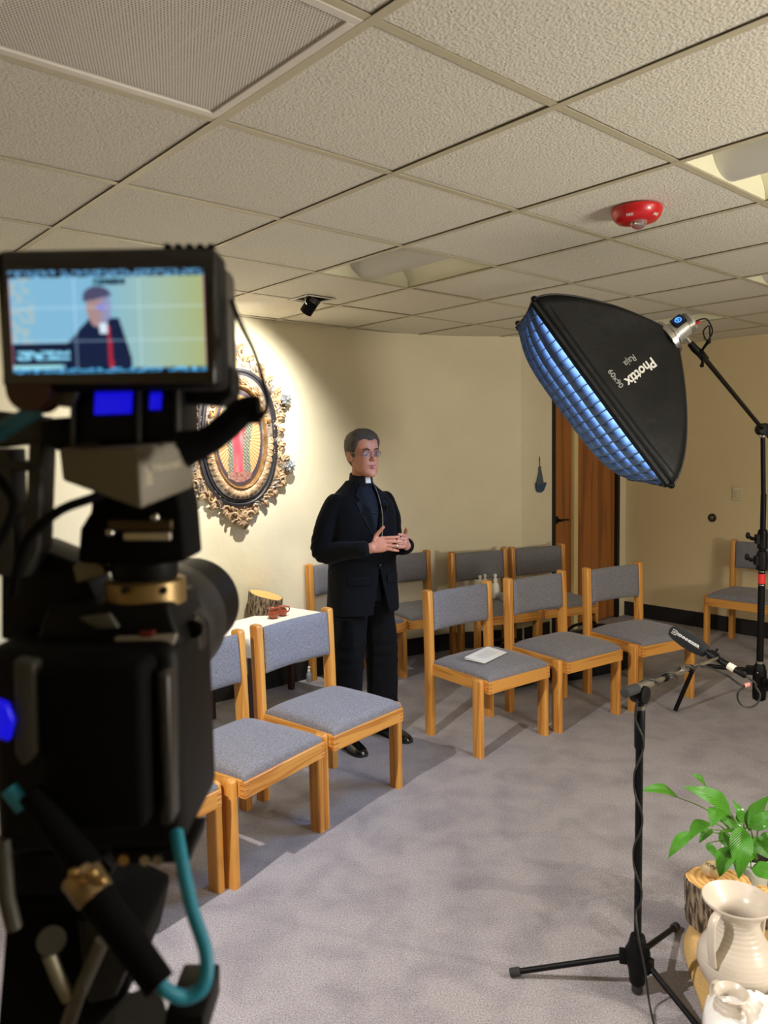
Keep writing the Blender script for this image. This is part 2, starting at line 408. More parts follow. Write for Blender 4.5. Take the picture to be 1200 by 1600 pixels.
# tile with a cut-out for the spotlight
sc_ = gp(2.5, -3.5); SM = Matrix.Translation((sc_.x, sc_.y, CE)) @ Matrix.Rotation(YAW, 4, 'Z')
spx = onz(487, 468, CE); spl = SM.inverted() @ spx          # opening centre in tile coords
ox, oy, ow, oh = spl.x, spl.y, .095, .095
cut = MB()
for (x0, x1, y0, y1) in ((-h, ox - ow, -h, h), (ox + ow, h, -h, h), (ox - ow, ox + ow, -h, oy - oh), (ox - ow, ox + ow, oy + oh, h)):
    if x1 - x0 > .002 and y1 - y0 > .002: cut.box(((x0 + x1) / 2, (y0 + y1) / 2, .012), (x1 - x0, y1 - y0, .014))
o = cut.build('ceiling_tile', TILE, ceiling); o.matrix_world = SM

# ------------------------------------------------------------------ fluorescent fixtures
def troffer():
    t = thing('fluorescent_fixture', '', 'ceiling light', group='recessed ceiling light fixtures')
    a = G / 2 - .010; hb = MB()
    for s in (-1, 1): hb.box((0, s * (a - .003), .062), (2 * a, .006, .12))
    hb.box((0, 0, .124), (2 * a, 2 * a, .006))
    hb.build('housing', TROF, t)
    for s in (-1, 1):      # curved side reflectors
        rb = MB(); prof = []
        for k in range(13):
            q = k / 12 * PI / 2; prof.append((s * (a - .004 - .15 * (1 - math.cos(q))), .003 + .108 * math.sin(q)))
        vs = [(x, y, z) for x, z in prof for y in (-a + .007, a - .007)]
        rb.add(vs, [(2 * k, 2 * k + 1, 2 * k + 3, 2 * k + 2) for k in range(12)]); rb.build('reflector', TROF, t, smooth=60)
    bb = MB(); vs = []; n = 18
    for k in range(n + 1):
        q = PI * k / n; vs += [(.125 * math.cos(q), -a + .007, .118 - .112 * math.sin(q)), (.125 * math.cos(q), a - .007, .118 - .112 * math.sin(q))]
    bb.add(vs, [(2 * k, 2 * k + 1, 2 * k + 3, 2 * k + 2) for k in range(n)]); bb.build('diffuser_basket', BASKET, t, smooth=60)
    return t
tr0 = troffer()
tl = {(2, -3): 'unlit recessed light fixture nearest the small black spotlight', (2, 0): 'unlit recessed light fixture cut by the right picture edge near the red alarm',
      (6, -3): 'unlit recessed light fixture just above the softbox lamp head', (5, -1): 'sliver of a dark light fixture at the far right ceiling edge',
      (-1, 3): 'unlit recessed light fixture behind the camera on the right', (-2, -3): 'unlit recessed light fixture above the left wall'}
first = True
for (i, j), lab in tl.items():
    c = gp(i + .5, j + .5)
    o = tr0 if first else copy_tree(tr0); first = False
    o.location = (c.x, c.y, CE + .0015); o.rotation_euler = (0, 0, YAW); o['label'] = lab

# perforated return grille
c = gp(-.5, -.5)
vt = thing('return_air_grille', 'square white perforated return air grille at the top left of the ceiling', 'vent', (c.x, c.y, CE), YAW)
a = G / 2 - .012
fr = MB()
for s in (-1, 1):
    fr.box((0, s * (a - .012), .004), (2 * a, .024, .008)); fr.box((s * (a - .012), 0, .004), (.024, 2 * a - .048, .008))
fr.build('frame', mat('grille_paint', (222, 216, 204), .45), vt, bevel=.002)
pm = MB(); NP = 74; b2 = a - .022; cs = 2 * b2 / NP
for iy in range(NP):
    for ix in range(NP):
        x0 = -b2 + ix * cs + (cs / 2 if iy % 2 else 0); y0 = -b2 + iy * cs
        if x0 + cs > b2 + 1e-6:
            pm.add([(x0, y0, .006), (b2, y0, .006), (b2, y0 + cs, .006), (x0, y0 + cs, .006)], [(0, 1, 2, 3)]); pm.add([(-b2, y0, .006), (-b2 + cs / 2, y0, .006), (-b2 + cs / 2, y0 + cs, .006), (-b2, y0 + cs, .006)], [(0, 1, 2, 3)]); continue
        cx, cy = x0 + cs / 2, y0 + cs / 2; r = cs * .30
        sq = [(x0, y0), (x0 + cs, y0), (x0 + cs, y0 + cs), (x0, y0 + cs)]
        hx = [(cx + r * math.cos(q), cy + r * math.sin(q)) for q in (PI * 1.25, PI * 1.75, PI * .25, PI * .75)]
        vs = [(x, y, .006) for x, y in sq] + [(x, y, .006) for x, y in hx]
        pm.add(vs, [(k, 4 + k, 4 + (k + 1) % 4, (k + 1) % 4) for k in range(4)])
pm.build('perforated_plate', mat('grille_plate', (222, 216, 204), .5), vt, kind='stuff')
dk = MB(); dk.box((0, 0, .17), (2 * a, 2 * a, .004))
for s in (-1, 1):
    dk.box((0, s * (a - .002), .09), (2 * a, .004, .16)); dk.box((s * (a - .002), 0, .09), (.004, 2 * a, .16))
dk.build('plenum_box', mat('duct', (66, 62, 56), .7), vt)
for k in range(6):
    bb = MB(); bb.box((-.12 + .05 * k, .02, .05), (.012, .42, .05)); bb.build('damper_blade', mat('blade%d' % k, (28, 26, 24), .6), vt)

# spotlight in the ceiling
sl = thing('ceiling_spotlight', 'small black adjustable spotlight poking out of a square opening in the ceiling', 'spotlight', (spx.x, spx.y, CE), YAW)
hs = MB()
for s in (-1, 1):
    hs.box((0, s * (oh - .002), .05), (2 * ow, .003, .08)); hs.box((s * (ow - .002), 0, .05), (.003, 2 * oh, .08))
hs.box((0, 0, .09), (2 * ow, 2 * oh, .003))
hs.build('housing', BLKM, sl)
rm = MB()
for s in (-1, 1):
    rm.box((0, s * (oh - .004), -.001), (2 * ow + .012, .014, .004)); rm.box((s * (ow - .004), 0, -.001), (.014, 2 * oh - .014, .004))
rm.build('trim_ring', WHITE, sl)
PC = Vector((-.93, 4.923, 1.60))
lampw = Vector((spx.x, spx.y, CE - .055)) + v2 * .0
dirw = (PC + u2 * (-.12) - lampw).normalized()
dl_ = Matrix.Rotation(-YAW, 3, 'Z') @ dirw
X = dl_.orthogonal().normalized(); Y = dl_.cross(X); LM = frame((0, 0, -.02), X, Y, dl_)
cn = MB(); cn.lathe([(.020, -.055), (.034, -.05), (.034, -.015), (.036, -.015), (.036, .065), (.031, .065), (.030, .03), (.001, .03)], 28, LM)
cn.build('lamp_can', BLK, sl, smooth=30)
cn = MB()
for k in range(4): cn.lathe([(.036, -.045 + k * .008), (.039, -.044 + k * .008), (.039, -.042 + k * .008), (.036, -.041 + k * .008)], 28, LM)
cn.build('cooling_fin', STEEL, sl, smooth=30)
for s in (-1, 1):
    cn = MB(); cn.tube([(s * .045, 0, .04), (s * .045, 0, -.02), (s * .036, 0, -.03)], .004, 8); cn.build('gimbal_bracket', STEEL, sl, smooth=30)
LW = Vector((spx.x, spx.y, CE - .02)) + dirw * .075
light('spotlight_bulb', 'SPOT', LW, LW + dirw + u2 * -.12 + Vector((0, 0, -.1)), 185, (1, .96, .88), .018, 128, 1.0)

# ------------------------------------------------------------------ fire alarm strobe
ap = onz(995, 326, CE)
fa = thing('fire_alarm_strobe', 'round red fire alarm with a clear strobe on the ceiling', 'fire alarm', (ap.x, ap.y, CE))
REDP = mat('red_plastic', (196, 24, 30), .35, coat=.3)
b = MB(); b.lathe([(.088, 0), (.090, -.004), (.090, -.010), (.084, -.030), (.070, -.045), (.045, -.052), (.001, -.053)], 48); b.build('body', REDP, fa, smooth=35)
GL = mat('clear_lens', (235, 235, 235), .08, 0, .6, trans=.85)
b = MB(); b.ball((.0, -.02, -.052), .030, 20, 12, (1, 1, .9)); b.build('strobe_lens', GL, fa, smooth=60)
b = MB(); b.cyl((-.012, -.02, -.055), (.012, -.02, -.055), .005, 10); b.box((0, -.02, -.045), (.04, .03, .003)); b.build('strobe_tube', STEEL, fa, smooth=40)
WPR = mat('print_white', (226, 214, 210), .6)
for s in (-1, 1):
    vs, fs = text_mesh('FIRE', .013, .0004, .0004)
    A = s * .62
    M = Matrix.Translation((0, 0, 0)) @ Matrix.Rotation(A, 4, 'Z') @ frame((0, -.0785, -.0385), (1, 0, 0), Vector((0, .68, -.73)) * -1, Vector((0, -.73, -.68)))
    b = MB(); b.add(vs, fs, M); b.build('lettering', WPR, fa, fix=False)

# ------------------------------------------------------------------ chairs
def cushion(xs, ys, z0, z1, nx=18, ny=16, px=5, waterfall=.012):
    mb = MB(); top = []
    for j in range(ny + 1):
        for i in range(nx + 1):
            a = -1 + 2 * i / nx; bb = -1 + 2 * j / ny
            a = math.sin(a * PI / 2); bb = math.sin(bb * PI / 2)
            e = (max(0, 1 - abs(a) ** px) * max(0, 1 - abs(bb) ** px)) ** .5
            z = z0 + .018 + (z1 - z0 - .018) * e
            x = xs[0] + (xs[1] - xs[0]) * (a + 1) / 2; y = ys[0] + (ys[1] - ys[0]) * (bb + 1) / 2
            z += .006 * (1 - a * a) * (1 - bb * bb) + .0015 * math.sin(x * 50) * math.sin(y * 37)
            top.append((x, y, z))
    W = nx + 1
    fs = [(j * W + i, j * W + i + 1, (j + 1) * W + i + 1, (j + 1) * W + i) for j in range(ny) for i in range(nx)]
    ring = [i for i in range(W)] + [j * W + nx for j in range(1, ny + 1)] + [ny * W + i for i in range(nx - 1, -1, -1)] + [j * W for j in range(ny - 1, 0, -1)]
    base = len(top); vs = top + [(top[k][0], top[k][1], z0) for k in ring]
    n = len(ring)
    fs += [(ring[k], base + k, base + (k + 1) % n, ring[(k + 1) % n]) for k in range(n)]
    fs.append([base + k for k in range(n)][::-1])
    mb.add(vs, fs); return mb
def board(mb, cx, cy, sx, sy, z0, z1, rnd, y_top=0.0, n=10, topr=.012):
    # rounded-section upright board, optionally leaning, with a rounded top
    rs = []
    for (z, k) in [(z0, 1)] + [(z0 + (z1 - z0) * t, 1) for t in (.25, .5, .75)] + [(z1 - topr, 1), (z1 - topr * .4, .93), (z1, .72)]:
        ring = []
        for q in range(4 * n):
            t = 2 * PI * q / (4 * n); cxx, syy = math.cos(t), math.sin(t)
            e = 2 / 5.0
            ring.append((cx + sx / 2 * k * math.copysign(abs(cxx) ** e, cxx), cy + y_top * max(0, (z - .45) / .36) + sy / 2 * k * math.copysign(abs(syy) ** e, syy), z))
        rs.append(ring)
    return mb.rings(rs)
def make_chair():
    t = thing('stacking_chair', '', 'chair')
    for s in (-1, 1):
        mb = MB(); board(mb, s * .228, .215, .040, .056, 0, .81, .01, y_top=.012, n=5); mb.build('leg', OAK[2], t, smooth=45)
        mb = MB(); board(mb, s * .246, -.185, .034, .060, 0, .408, .01, n=5); mb.build('leg', OAK[2], t, smooth=45)
        mb = MB(); mb.box((s * .218, -.020, .372), (.024, .42, .066)); mb.build('side_rail', OAK[1], t, bevel=.003)
    mb = MB(); mb.box((0, -.236, .369), (.46, .024, .062))
    mb.m = 1
    for s in (-1, 1):
        for k in range(3): mb.box((s * .2185, -.2365, .350 + k * .019), (.0242, .0243, .0085))
    mb.build('front_rail', [OAK[0], OAKEND], t, bevel=.0015, bseg=1)
    mb = MB(); mb.box((0, .196, .368), (.416, .022, .058)); mb.build('back_rail', OAK[0], t, bevel=.002)
    c = cushion((-.222, .222), (-.238, .188), .398, .452); c.build('seat', FABRIC, t, smooth=70)
    # back pad, gently hollowed
    mb = MB(); nz, nx = 12, 14; front = []; back = []
    for k in range(nz + 1):
        for i in range(nx + 1):
            a = math.sin((-1 + 2 * i / nx) * PI / 2); bb = math.sin((-1 + 2 * k / nz) * PI / 2)
            x = a * .207; z = .690 + bb * .106
            e = (max(0, 1 - abs(a) ** 10) * max(0, 1 - abs(bb) ** 6)) ** .5
            bow = .020 * (1 - a * a)
            front.append((x, .198 + bow - .022 * e + .012 * (z - .58) / .23, z)); back.append((x, .200 + bow + .024 * e + .012 * (z - .58) / .23, z))
    W = nx + 1; n = len(front); vs = front + back
    fs = [(j * W + i, j * W + i + 1, (j + 1) * W + i + 1, (j + 1) * W + i) for j in range(nz) for i in range(nx)]
    fs += [tuple(n + q for q in f[::-1]) for f in fs]
    ring = [i for i in range(W)] + [j * W + nx for j in range(1, nz + 1)] + [nz * W + i for i in range(nx - 1, -1, -1)] + [j * W for j in range(nz - 1, 0, -1)]
    fs += [(ring[(k + 1) % len(ring)], ring[k], n + ring[k], n + ring[(k + 1) % len(ring)]) for k in range(len(ring))]
    mb.add(vs, fs); mb.build('backrest', FABRIC, t, smooth=60)
    return t
CH0 = make_chair(); CHN = [0]; CHAIRS = {}
def place(key, label, group, FL=None, FR=None, th=None, ref=None):
    # FL / FR: outer front corners of the front legs on the floor; th: facing angle
    if FL is not None and FR is not None:
        FL = Vector(FL + (0,)); FR = Vector(FR + (0,)); d = FR - FL; th = math.atan2(d.y, d.x); mid = (FL + FR) / 2; loc = mid - Matrix.Rotation(th, 3, 'Z') @ Vector((0, -.205, 0))
    else:
        lx, ly, wx, wy = ref; loc = Vector((wx, wy, 0)) - Matrix.Rotation(th, 3, 'Z') @ Vector((lx, ly, 0))
    o = CH0 if CHN[0] == 0 else copy_tree(CH0); CHN[0] += 1
    o.location = loc; o.rotation_euler = (0, 0, th); o['label'] = label; o['group'] = group; CHAIRS[key] = o
    return o
ga, gb, gc = 'chairs in the left front row', 'chairs in the right front row', 'chairs along the walls'
place('C1', 'oak chair with grey seat directly in front of the standing man', ga, FL=(-.262, 3.125), FR=(.045, 3.49))
place('C2', 'oak chair with grey seat partly hidden by the black video camera', ga, FL=(-.562, 2.69), FR=(-.287, 3.09))
place('C3', 'oak chair almost wholly hidden behind the video camera, only a front leg showing', ga, FL=(-.90, 2.27), FR=(-.620, 2.665))
place('P1', 'oak chair with a white booklet lying on its grey seat', gb, FL=(.477, 3.825), FR=(.868, 4.12))
place('P2', 'oak chair with empty grey seat, between the booklet chair and the one behind the microphone', gb, FL=(.955, 4.155), FR=(1.362, 4.43))
place('P3', 'oak chair whose grey seat is seen behind the black foam microphone', gb, FL=(1.475, 4.465), FR=(1.905, 4.70))
place('a', 'oak chair against the wall at the left of the man, behind the white table', gc, th=math.radians(43), ref=(-.248, .24, -.545, 5.225))
place('b', 'oak chair against the wall just right of the man, behind his elbow', gc, th=math.radians(30), ref=(-.26, -.21, .118, 5.225))
place('c', 'oak chair against the wall with spray bottles standing on its seat', gc, th=math.radians(23), ref=(-.248, .24, .475, 5.72))
place('d', 'oak chair against the wall beside the door and the boat ornament', gc, th=math.radians(21), ref=(-.248, .24, .965, 5.945))
place('R', 'oak chair standing alone by the right wall behind the black light stand', gc, th=math.radians(-48.5), ref=(-.248, .24, 2.82, 6.19))

# booklet on P1
bk = MB(); c1 = CHAIRS['P1']; q = onz(758, 1025, .462)
A = [onz(726, 1030, .462), onz(757, 1037, .462), onz(792, 1020, .462), onz(762, 1013, .462)]
bkt = thing('folded_booklet', 'white folded paper booklet lying on the grey seat', 'booklet', (q.x, q.y, .4625), 0)
def L(p, dz): return (p.x - q.x, p.y - q.y, dz)
bk.prism([L(A[0], .0022), L(A[1], .0022), L(A[2], .0022), L(A[3], .0022)], [L(A[0], 0), L(A[1], 0), L(A[2], 0), L(A[3], 0)])
bk.build('page', PAPER, bkt)
bk = MB(); bk.prism([L(A[0], .011), L(A[1], .0035), L(A[2], .0035), L(A[3], .011)], [L(A[0], .0098), L(A[1], .0026), L(A[2], .0026), L(A[3], .0098)])
bk.build('cover', PAPER, bkt)
bk = MB()
for k in range(6):
    f0 = .28 + k * .085; a = A[0].lerp(A[3], .22).lerp(A[1].lerp(A[2], .22), f0); b_ = A[0].lerp(A[3], .8).lerp(A[1].lerp(A[2], .8), f0)
    zz = .0118 - .0072 * f0
    d_ = (A[1] - A[0]) * .018
    bk.add([L(a, zz), L(b_, zz), L(b_ + d_, zz), L(a + d_, zz)], [(0, 1, 2, 3)])
bk.build('printed_lines', mat('ink_grey', (172, 176, 182), .8), bkt)

# ------------------------------------------------------------------ framed relief picture on the left wall
pf = thing('ornate_picture', 'oval picture in a carved cream and silver scrollwork frame on the left wall', 'picture', (PC.x, PC.y, PC.z), YAW)
def cream(n, c, c2, r=.5, me=0): return mat(n, c, r, me, .4, rgb2=c2, nscale=30, bump=.5, bscale=60, bdist=.003)
FC = cream('carved_cream', (192, 166, 130), (122, 92, 66)); FS = cream('carved_silver', (172, 162, 150), (96, 78, 64), .35, .3)
GROOVE = mat('groove_black', (34, 32, 36), .5); GOLD = cream('old_gold', (176, 140, 92), (120, 88, 56), .4, .4)
Z0 = 0.12
outline = [(0, .70), (.07, .66), (.13, .60), (.20, .565), (.27, .50), (.325, .43), (.39, .385), (.425, .31), (.405, .25), (.385, .18), (.385, .06), (.395, -.02), (.44, -.09), (.445, -.17), (.385, -.24), (.30, -.31), (.21, -.375), (.11, -.42), (.04, -.475), (0, -.50)]
outline = [(x * .86, z * .97) for x, z in outline]
full = outline + [(-x, z) for x, z in outline[-2:0:-1]]
def back_plate(sc, y0, y1, mt, name):
    mb = MB(); pr_ = [(x * sc, z * sc) for x, z in full]
    mb.rings([[(x, -y0, z) for x, z in pr_], [(x, -y1, z) for x, z in pr_]]); return mb.build(name, mt, pf, bevel=.004)
back_plate(.93, .004, .022, FC, 'backing')
def oval(rx, rz, cz, n=56, k=2.0):
    out = []
    for i in range(n):
        t = 2 * PI * i / n; c_, s_ = math.cos(t), math.sin(t); e = 2 / k
        out.append((rx * math.copysign(abs(c_) ** e, c_), cz + rz * math.copysign(abs(s_) ** e, s_)))
    return out
def ring_part(name, prof, rx, rz, cz, mt, k=2.3, n=72):
    # prof: list of (offset outward, height)
    mb = MB(); rs = []
    for off, hh in prof: rs.append([(x, -hh, z) for x, z in oval(rx + off, rz + off, cz, n, k)])
    mb.rings(rs, cap=False); return mb.build(name, mt, pf, smooth=40)
OC = .075
ring_part('outer_groove', [(.045, .018), (.045, .034), (.030, .036), (.022, .028), (.015, .036), (0, .036), (-.01, .02)], .245, .392, OC, GROOVE)
ring_part('silver_band', [(.0, .024), (.0, .042), (-.02, .052), (-.055, .050), (-.072, .036), (-.075, .02)], .245, .392, OC, FS)
ring_part('inner_rim', [(.018, .02), (.016, .05), (.004, .058), (-.006, .045), (-.008, .012)], .185, .318, OC, GOLD, 2.1)
# central painted panel (plain stand-in: radiating cream lines round a rosy upright shape)
pn = MB(); NX, NZ = 80, 140; rx, rz = .182, .315
vs = []; cols = []
for j in range(NZ + 1):
    for i in range(NX + 1):
        x = -rx + 2 * rx * i / NX; z = -rz + 2 * rz * j / NZ
        rr = (x / rx) ** 2 + (z / rz) ** 2
        if rr > 1: sq = 1 / math.sqrt(rr); x *= sq; z *= sq
        vs.append((x, -.030, OC + z))
        ang = math.atan2(z * .62, x); r_ = math.sqrt((x / rx) ** 2 + (z / rz) ** 2)
        ray = .5 + .5 * math.sin(ang * 62)
        c_ = Vector((.80, .56, .30)).lerp(Vector((.93, .84, .62)), ray)
        if r_ > .86: c_ = Vector((.30, .27, .33))
        if r_ > .95: c_ = Vector((.42, .30, .17))
        nn = noise.noise(Vector((x * 14, z * 9, 3)))
        wbody = .062 + .016 * math.sin(z * 11) + .008 * nn
        if abs(x + .004) < wbody + .030 and -.26 < z < .2: c_ = Vector((.36, .42, .38)) if (int(x * 130) + int(z * 130)) % 3 else Vector((.75, .74, .62))
        if abs(x + .01) < wbody * .72 and -.27 < z < .14:
            c_ = Vector((.83, .30, .36)).lerp(Vector((.93, .62, .60)), max(0, noise.noise(Vector((x * 30, z * 7, 0))) + .3))
        if z < -.22 and abs(x) < .1 - (abs(z + .25)) and r_ < .9: c_ = Vector((.52, .30, .33)).lerp(Vector((.86, .70, .55)), .5 + .5 * noise.noise(Vector((x * 60, z * 60, 1))))
        cols.append((c_.x, c_.y, c_.z, 1))
W = NX + 1
pn.add(vs, [(j * W + i, j * W + i + 1, (j + 1) * W + i + 1, (j + 1) * W + i) for j in range(NZ) for i in range(NX)])
def vcol_mat(name, emit=0, rough=.5):
    M = mat(name, (200, 200, 200), rough); nt = M.node_tree; b_ = nt.nodes['Principled BSDF']
    a_ = nt.nodes.new('ShaderNodeAttribute'); a_.attribute_name = 'paint'
    nt.links.new(a_.outputs['Color'], b_.inputs['Base Color'])
    if emit: nt.links.new(a_.outputs['Color'], b_.inputs['Emission Color']); b_.inputs['Emission Strength'].default_value = emit
    return M
po = pn.build('painted_panel', vcol_mat('painted_panel'), pf, fix=False, smooth=60)
ca = po.data.color_attributes.new('paint', 'FLOAT_COLOR', 'POINT')
ca.data.foreach_set('color', [x for c_ in [(.58 * a ** 2.2, .55 * b ** 2.2, .55 * c ** 2.2, 1) for a, b, c, _ in cols] for x in c_])
# carved scrolls between the outline and the groove, all joined per quarter
def scroll(mb, cx, cz, size, ang, flip=1, y=.02, thick=None):
    pts = []; rad = []
    for k in range(15):
        t = k / 14; q = t * PI * 1.75; r_ = size * (1 - .72 * t)
        pts.append((r_ * math.cos(q) * flip, r_ * math.sin(q))); rad.append((thick or size * .26) * (1 - .45 * t))
    ca_, sa_ = math.cos(ang), math.sin(ang)
    mb.tube([(cx + x * ca_ - z * sa_, -y - .35 * size * (i / 14), cz + x * sa_ + z * ca_) for i, (x, z) in enumerate(pts)], rad, 7)
def leafr(mb, cx, cz, size, ang, y=.03, wd=.36):
    ca_, sa_ = math.cos(ang), math.sin(ang); vs = []; n = 7
    for k in range(n + 1):
        t = k / n; w_ = size * wd * math.sin(PI * (t * .9 + .08)) ** .7; d_ = .02 * math.sin(PI * t) + .006
        for s, hh in ((-1, .25), (-.5, .8), (0, .55), (.5, .8), (1, .25)):
            x, z = t * size, s * w_; vs.append((cx + x * ca_ - z * sa_, -y - d_ * hh, cz + x * sa_ + z * ca_))
    mb.add(vs, [(5 * k + i, 5 * k + i + 1, 5 * k + i + 6, 5 * k + i + 5) for k in range(n) for i in range(4)])
P_ = [Vector((x, z, 0)) for x, z in full]; tot = sum((P_[(i + 1) % len(P_)] - P_[i]).length for i in range(len(P_)))
N = 64; pos = 0; idx = 0; samples = []
for k in range(N):
    target = tot * k / N
    acc = 0
    for i in range(len(P_)):
        l_ = (P_[(i + 1) % len(P_)] - P_[i]).length
        if acc + l_ >= target:
            t = (target - acc) / l_; p = P_[i].lerp(P_[(i + 1) % len(P_)], t); d_ = (P_[(i + 1) % len(P_)] - P_[i]).normalized(); break
        acc += l_
    samples.append((p, d_))
for k, (p, d_) in enumerate(samples):
    mb = MB(); ang = math.atan2(d_.y, d_.x); inn = Vector((-d_.y, d_.x, 0)); 
    if inn.dot(-p + Vector((0, .08, 0))) < 0: inn = -inn
    q = p + inn * .028
    scroll(mb, q.x, q.y, .030 + .006 * (k % 3), ang + (0 if k % 2 else 2.2), 1 if q.x > 0 else -1)
    q2 = p + inn * .070
    scroll(mb, q2.x, q2.y, .022, ang + 1.2 + k, -1 if k % 2 else 1, .022)
    leafr(mb, q.x, q.y, .055, ang + (1.4 if k % 2 else -.6), .022)
    mb.build('carved_scroll', FC if k % 4 else FS, pf, smooth=60)
# petals round the lower half of the inner rim, pieces at the top
for k in range(26):
    t = PI * (1.0 + (k + .5) / 26 * 1.0); mb = MB()
    x, z = .195 * math.cos(t), OC + .330 * math.sin(t)
    leafr(mb, x, z, .06, math.atan2(math.sin(t) * .62, math.cos(t)), .040, .5); mb.build('carved_petal', FC, pf, smooth=60)
for k in range(14):
    t = PI * (.08 + k / 13 * .84); mb = MB(); x, z = .215 * math.cos(t), OC + .352 * math.sin(t)
    scroll(mb, x, z, .022, t * 3, 1 if k % 2 else -1, .05); leafr(mb, x, z, .045, t + 1.4, .048); mb.build('carved_scroll', FC if k % 3 else GOLD, pf, smooth=60)
for sx in (-1, 1):
    for (x, z) in ((.355, .325), (.372, -.115)):
        mb = MB()
        for k in range(8): leafr(mb, sx * x, z, .045, k * PI / 4, .045, .28)
        mb.ball((sx * x, -.066, z), .012, 10, 6)
        mb.build('silver_star', mat('star%d%d' % (sx, int(z * 10)), (200, 205, 210), .2, .8), pf, smooth=40)
mb = MB()
for k in range(6): leafr(mb, 0, -.45, .05, k * PI / 3 + .5, .04, .4)
for s in (-1, 1): scroll(mb, s * .055, -.43, .04, .3, s, .035)
mb.build('carved_flower', FC, pf, smooth=60)

# ------------------------------------------------------------------ boat ornament, outlet, door stop
def wallobj(px, py, base=J, extra=0): # a point on the door wall
    d = _f + R2 * ((px - 600) / F) - U2 * ((py - 800) / F); t = (base - CAM).dot(v2) / d.dot(v2); return CAM + d * t
bp_ = wallobj(842, 750)
bo = thing('boat_ornament', 'small blue wooden sailing boat ornament hanging beside the door', 'ornament', bp_, YAW)
BB = mat('boat_blue', (50, 84, 116), .6, noise_amt=.2); BS = mat('boat_sail', (98, 110, 118), .7, noise_amt=.3, nscale=60)
mb = MB(); hull = [(-.058, .0), (-.052, -.05), (-.03, -.078), (.01, -.082), (.04, -.066), (.07, -.022), (.075, .0), (.04, -.012), (-.03, -.012)]
hull = [(x, z - .02) for x, z in hull]
mb.rings([[(x, -.004, z) for x, z in hull], [(x, -.022, z) for x, z in hull]]); mb.build('hull', BB, bo, bevel=.002)
for k in range(5):
    mb = MB(); x0 = -.048 + k * .020; s_ = [(x0, -.030), (x0 + .017, -.030), (.0 + k * .004, .080), (-.008 + k * .004, .080)]
    mb.rings([[(x, -.006, z) for x, z in s_], [(x, -.014, z) for x, z in s_]]); mb.build('sail_slat', BS, bo)
mb = MB(); mb.box((0, -.010, .092), (.024, .012, .035)); mb.build('mast_block', BS, bo, bevel=.002)
mb = MB(); mb.tube([(0, -.010, .10), (.002, -.008, .15), (.001, -.006, .19)], .0025, 8); mb.ball((.001, -.008, .165), .006, 8, 6); mb.build('hanging_cord', mat('cord_brown', (70, 46, 30), .8), bo, smooth=60)
def rwall(px, py):
    d = _f + R2 * ((px - 600) / F) - U2 * ((py - 800) / F); t = (RC - CAM).dot(u2) / d.dot(u2); return CAM + d * t
p = rwall(1152, 771); ot = thing('wall_thermostat', 'small white plastic control plate on the right wall', 'control plate', p, YAW - PI / 2)
PL = mat('almond_plastic', (206, 192, 156), .5)
mb = MB(); mb.box((0, -.005, 0), (.075, .010, .12)); mb.build('plate', PL, ot, bevel=.003)
mb = MB(); mb.box((0, -.012, -.012), (.034, .006, .05)); mb.build('switch', PL, ot, bevel=.002)
for k in range(3):
    mb = MB(); mb.box((-.018 + k * .018, -.0125, .035 + .006 * (k % 2)), (.010, .006, .012)); mb.build('button', WHITE, ot)
p = rwall(1113, 809); dn = thing('door_bumper', 'round dark door bumper low on the right wall', 'door stop', p, YAW - PI / 2)
M_ = frame((0, 0, 0), (1, 0, 0), (0, 0, 1), (0, -1, 0))
mb = MB(); mb.lathe([(.036, 0), (.036, .006), (.030, .012), (.020, .012), (.018, .004)], 28, M_); mb.build('ring', mat('bumper_brown', (42, 32, 24), .5), dn, smooth=35)
mb = MB(); mb.lathe([(.017, .001), (.017, .016), (.008, .020), (.001, .020)], 20, M_); mb.build('knob', GREYM, dn, smooth=35)

# ------------------------------------------------------------------ side table with cloth, log, little pots, bottle
TZ = .545
tc = Vector((-.70, 4.64, 0)); ta = math.radians(53)
tb = thing('side_table', 'low dark wooden side table under a white cloth behind the front chairs', 'table', tc, ta)
TW, TD = .74, .42
mb = MB(); mb.box((0, 0, TZ - .015), (TW, TD, .028)); mb.build('tabletop', DARKW, tb, bevel=.003)
mb = MB(); mb.box((0, 0, TZ - .06), (TW - .08, TD - .08, .06)); mb.build('apron', DARKW, tb)
for sx in (-1, 1):
    for sy in (-1, 1):
        mb = MB(); mb.box((sx * (TW / 2 - .03), sy * (TD / 2 - .03), TZ / 2 - .015), (.036, .036, TZ - .03)); mb.build('leg', DARKW, tb, bevel=.003)
LINEN = mat('linen_white', (236, 232, 222), .9, noise_amt=.03, bump=.15, bscale=200)
cl = MB(); NXc, NYc = 40, 26; hx, hy = TW / 2 + .008, TD / 2 + .008; ex = .11; vs = []
for j in range(NYc + 1):
    for i in range(NXc + 1):
        x = (-1 + 2 * i / NXc) * (hx + ex); y = (-1 + 2 * j / NYc) * (hy + ex)
        dx = max(0, abs(x) - hx); dy = max(0, abs(y) - hy); dd = max(dx, dy) if not (dx and dy) else math.hypot(dx, dy)
        fold = .010 * math.sin(x * 40 + y * 31) * min(1, dd / .06)
        px_ = math.copysign(min(abs(x), hx), x) + math.copysign(fold + .01 * min(1, dx * 20), x) * (dx > 0)
        py_ = math.copysign(min(abs(y), hy), y) + math.copysign(fold + .01 * min(1, dy * 20), y) * (dy > 0)
        vs.append((px_, py_, TZ + .003 - dd + .0006 * math.sin(x * 30)))
W = NXc + 1
cl.add(vs, [(j * W + i, j * W + i + 1, (j + 1) * W + i + 1, (j + 1) * W + i) for j in range(NYc) for i in range(NXc)])
o = cl.build('tablecloth', LINEN, smooth=60, fix=False); tag(o, 'white cloth draped over the low side table', 'tablecloth'); o.location = tc; o.rotation_euler = (0, 0, ta)

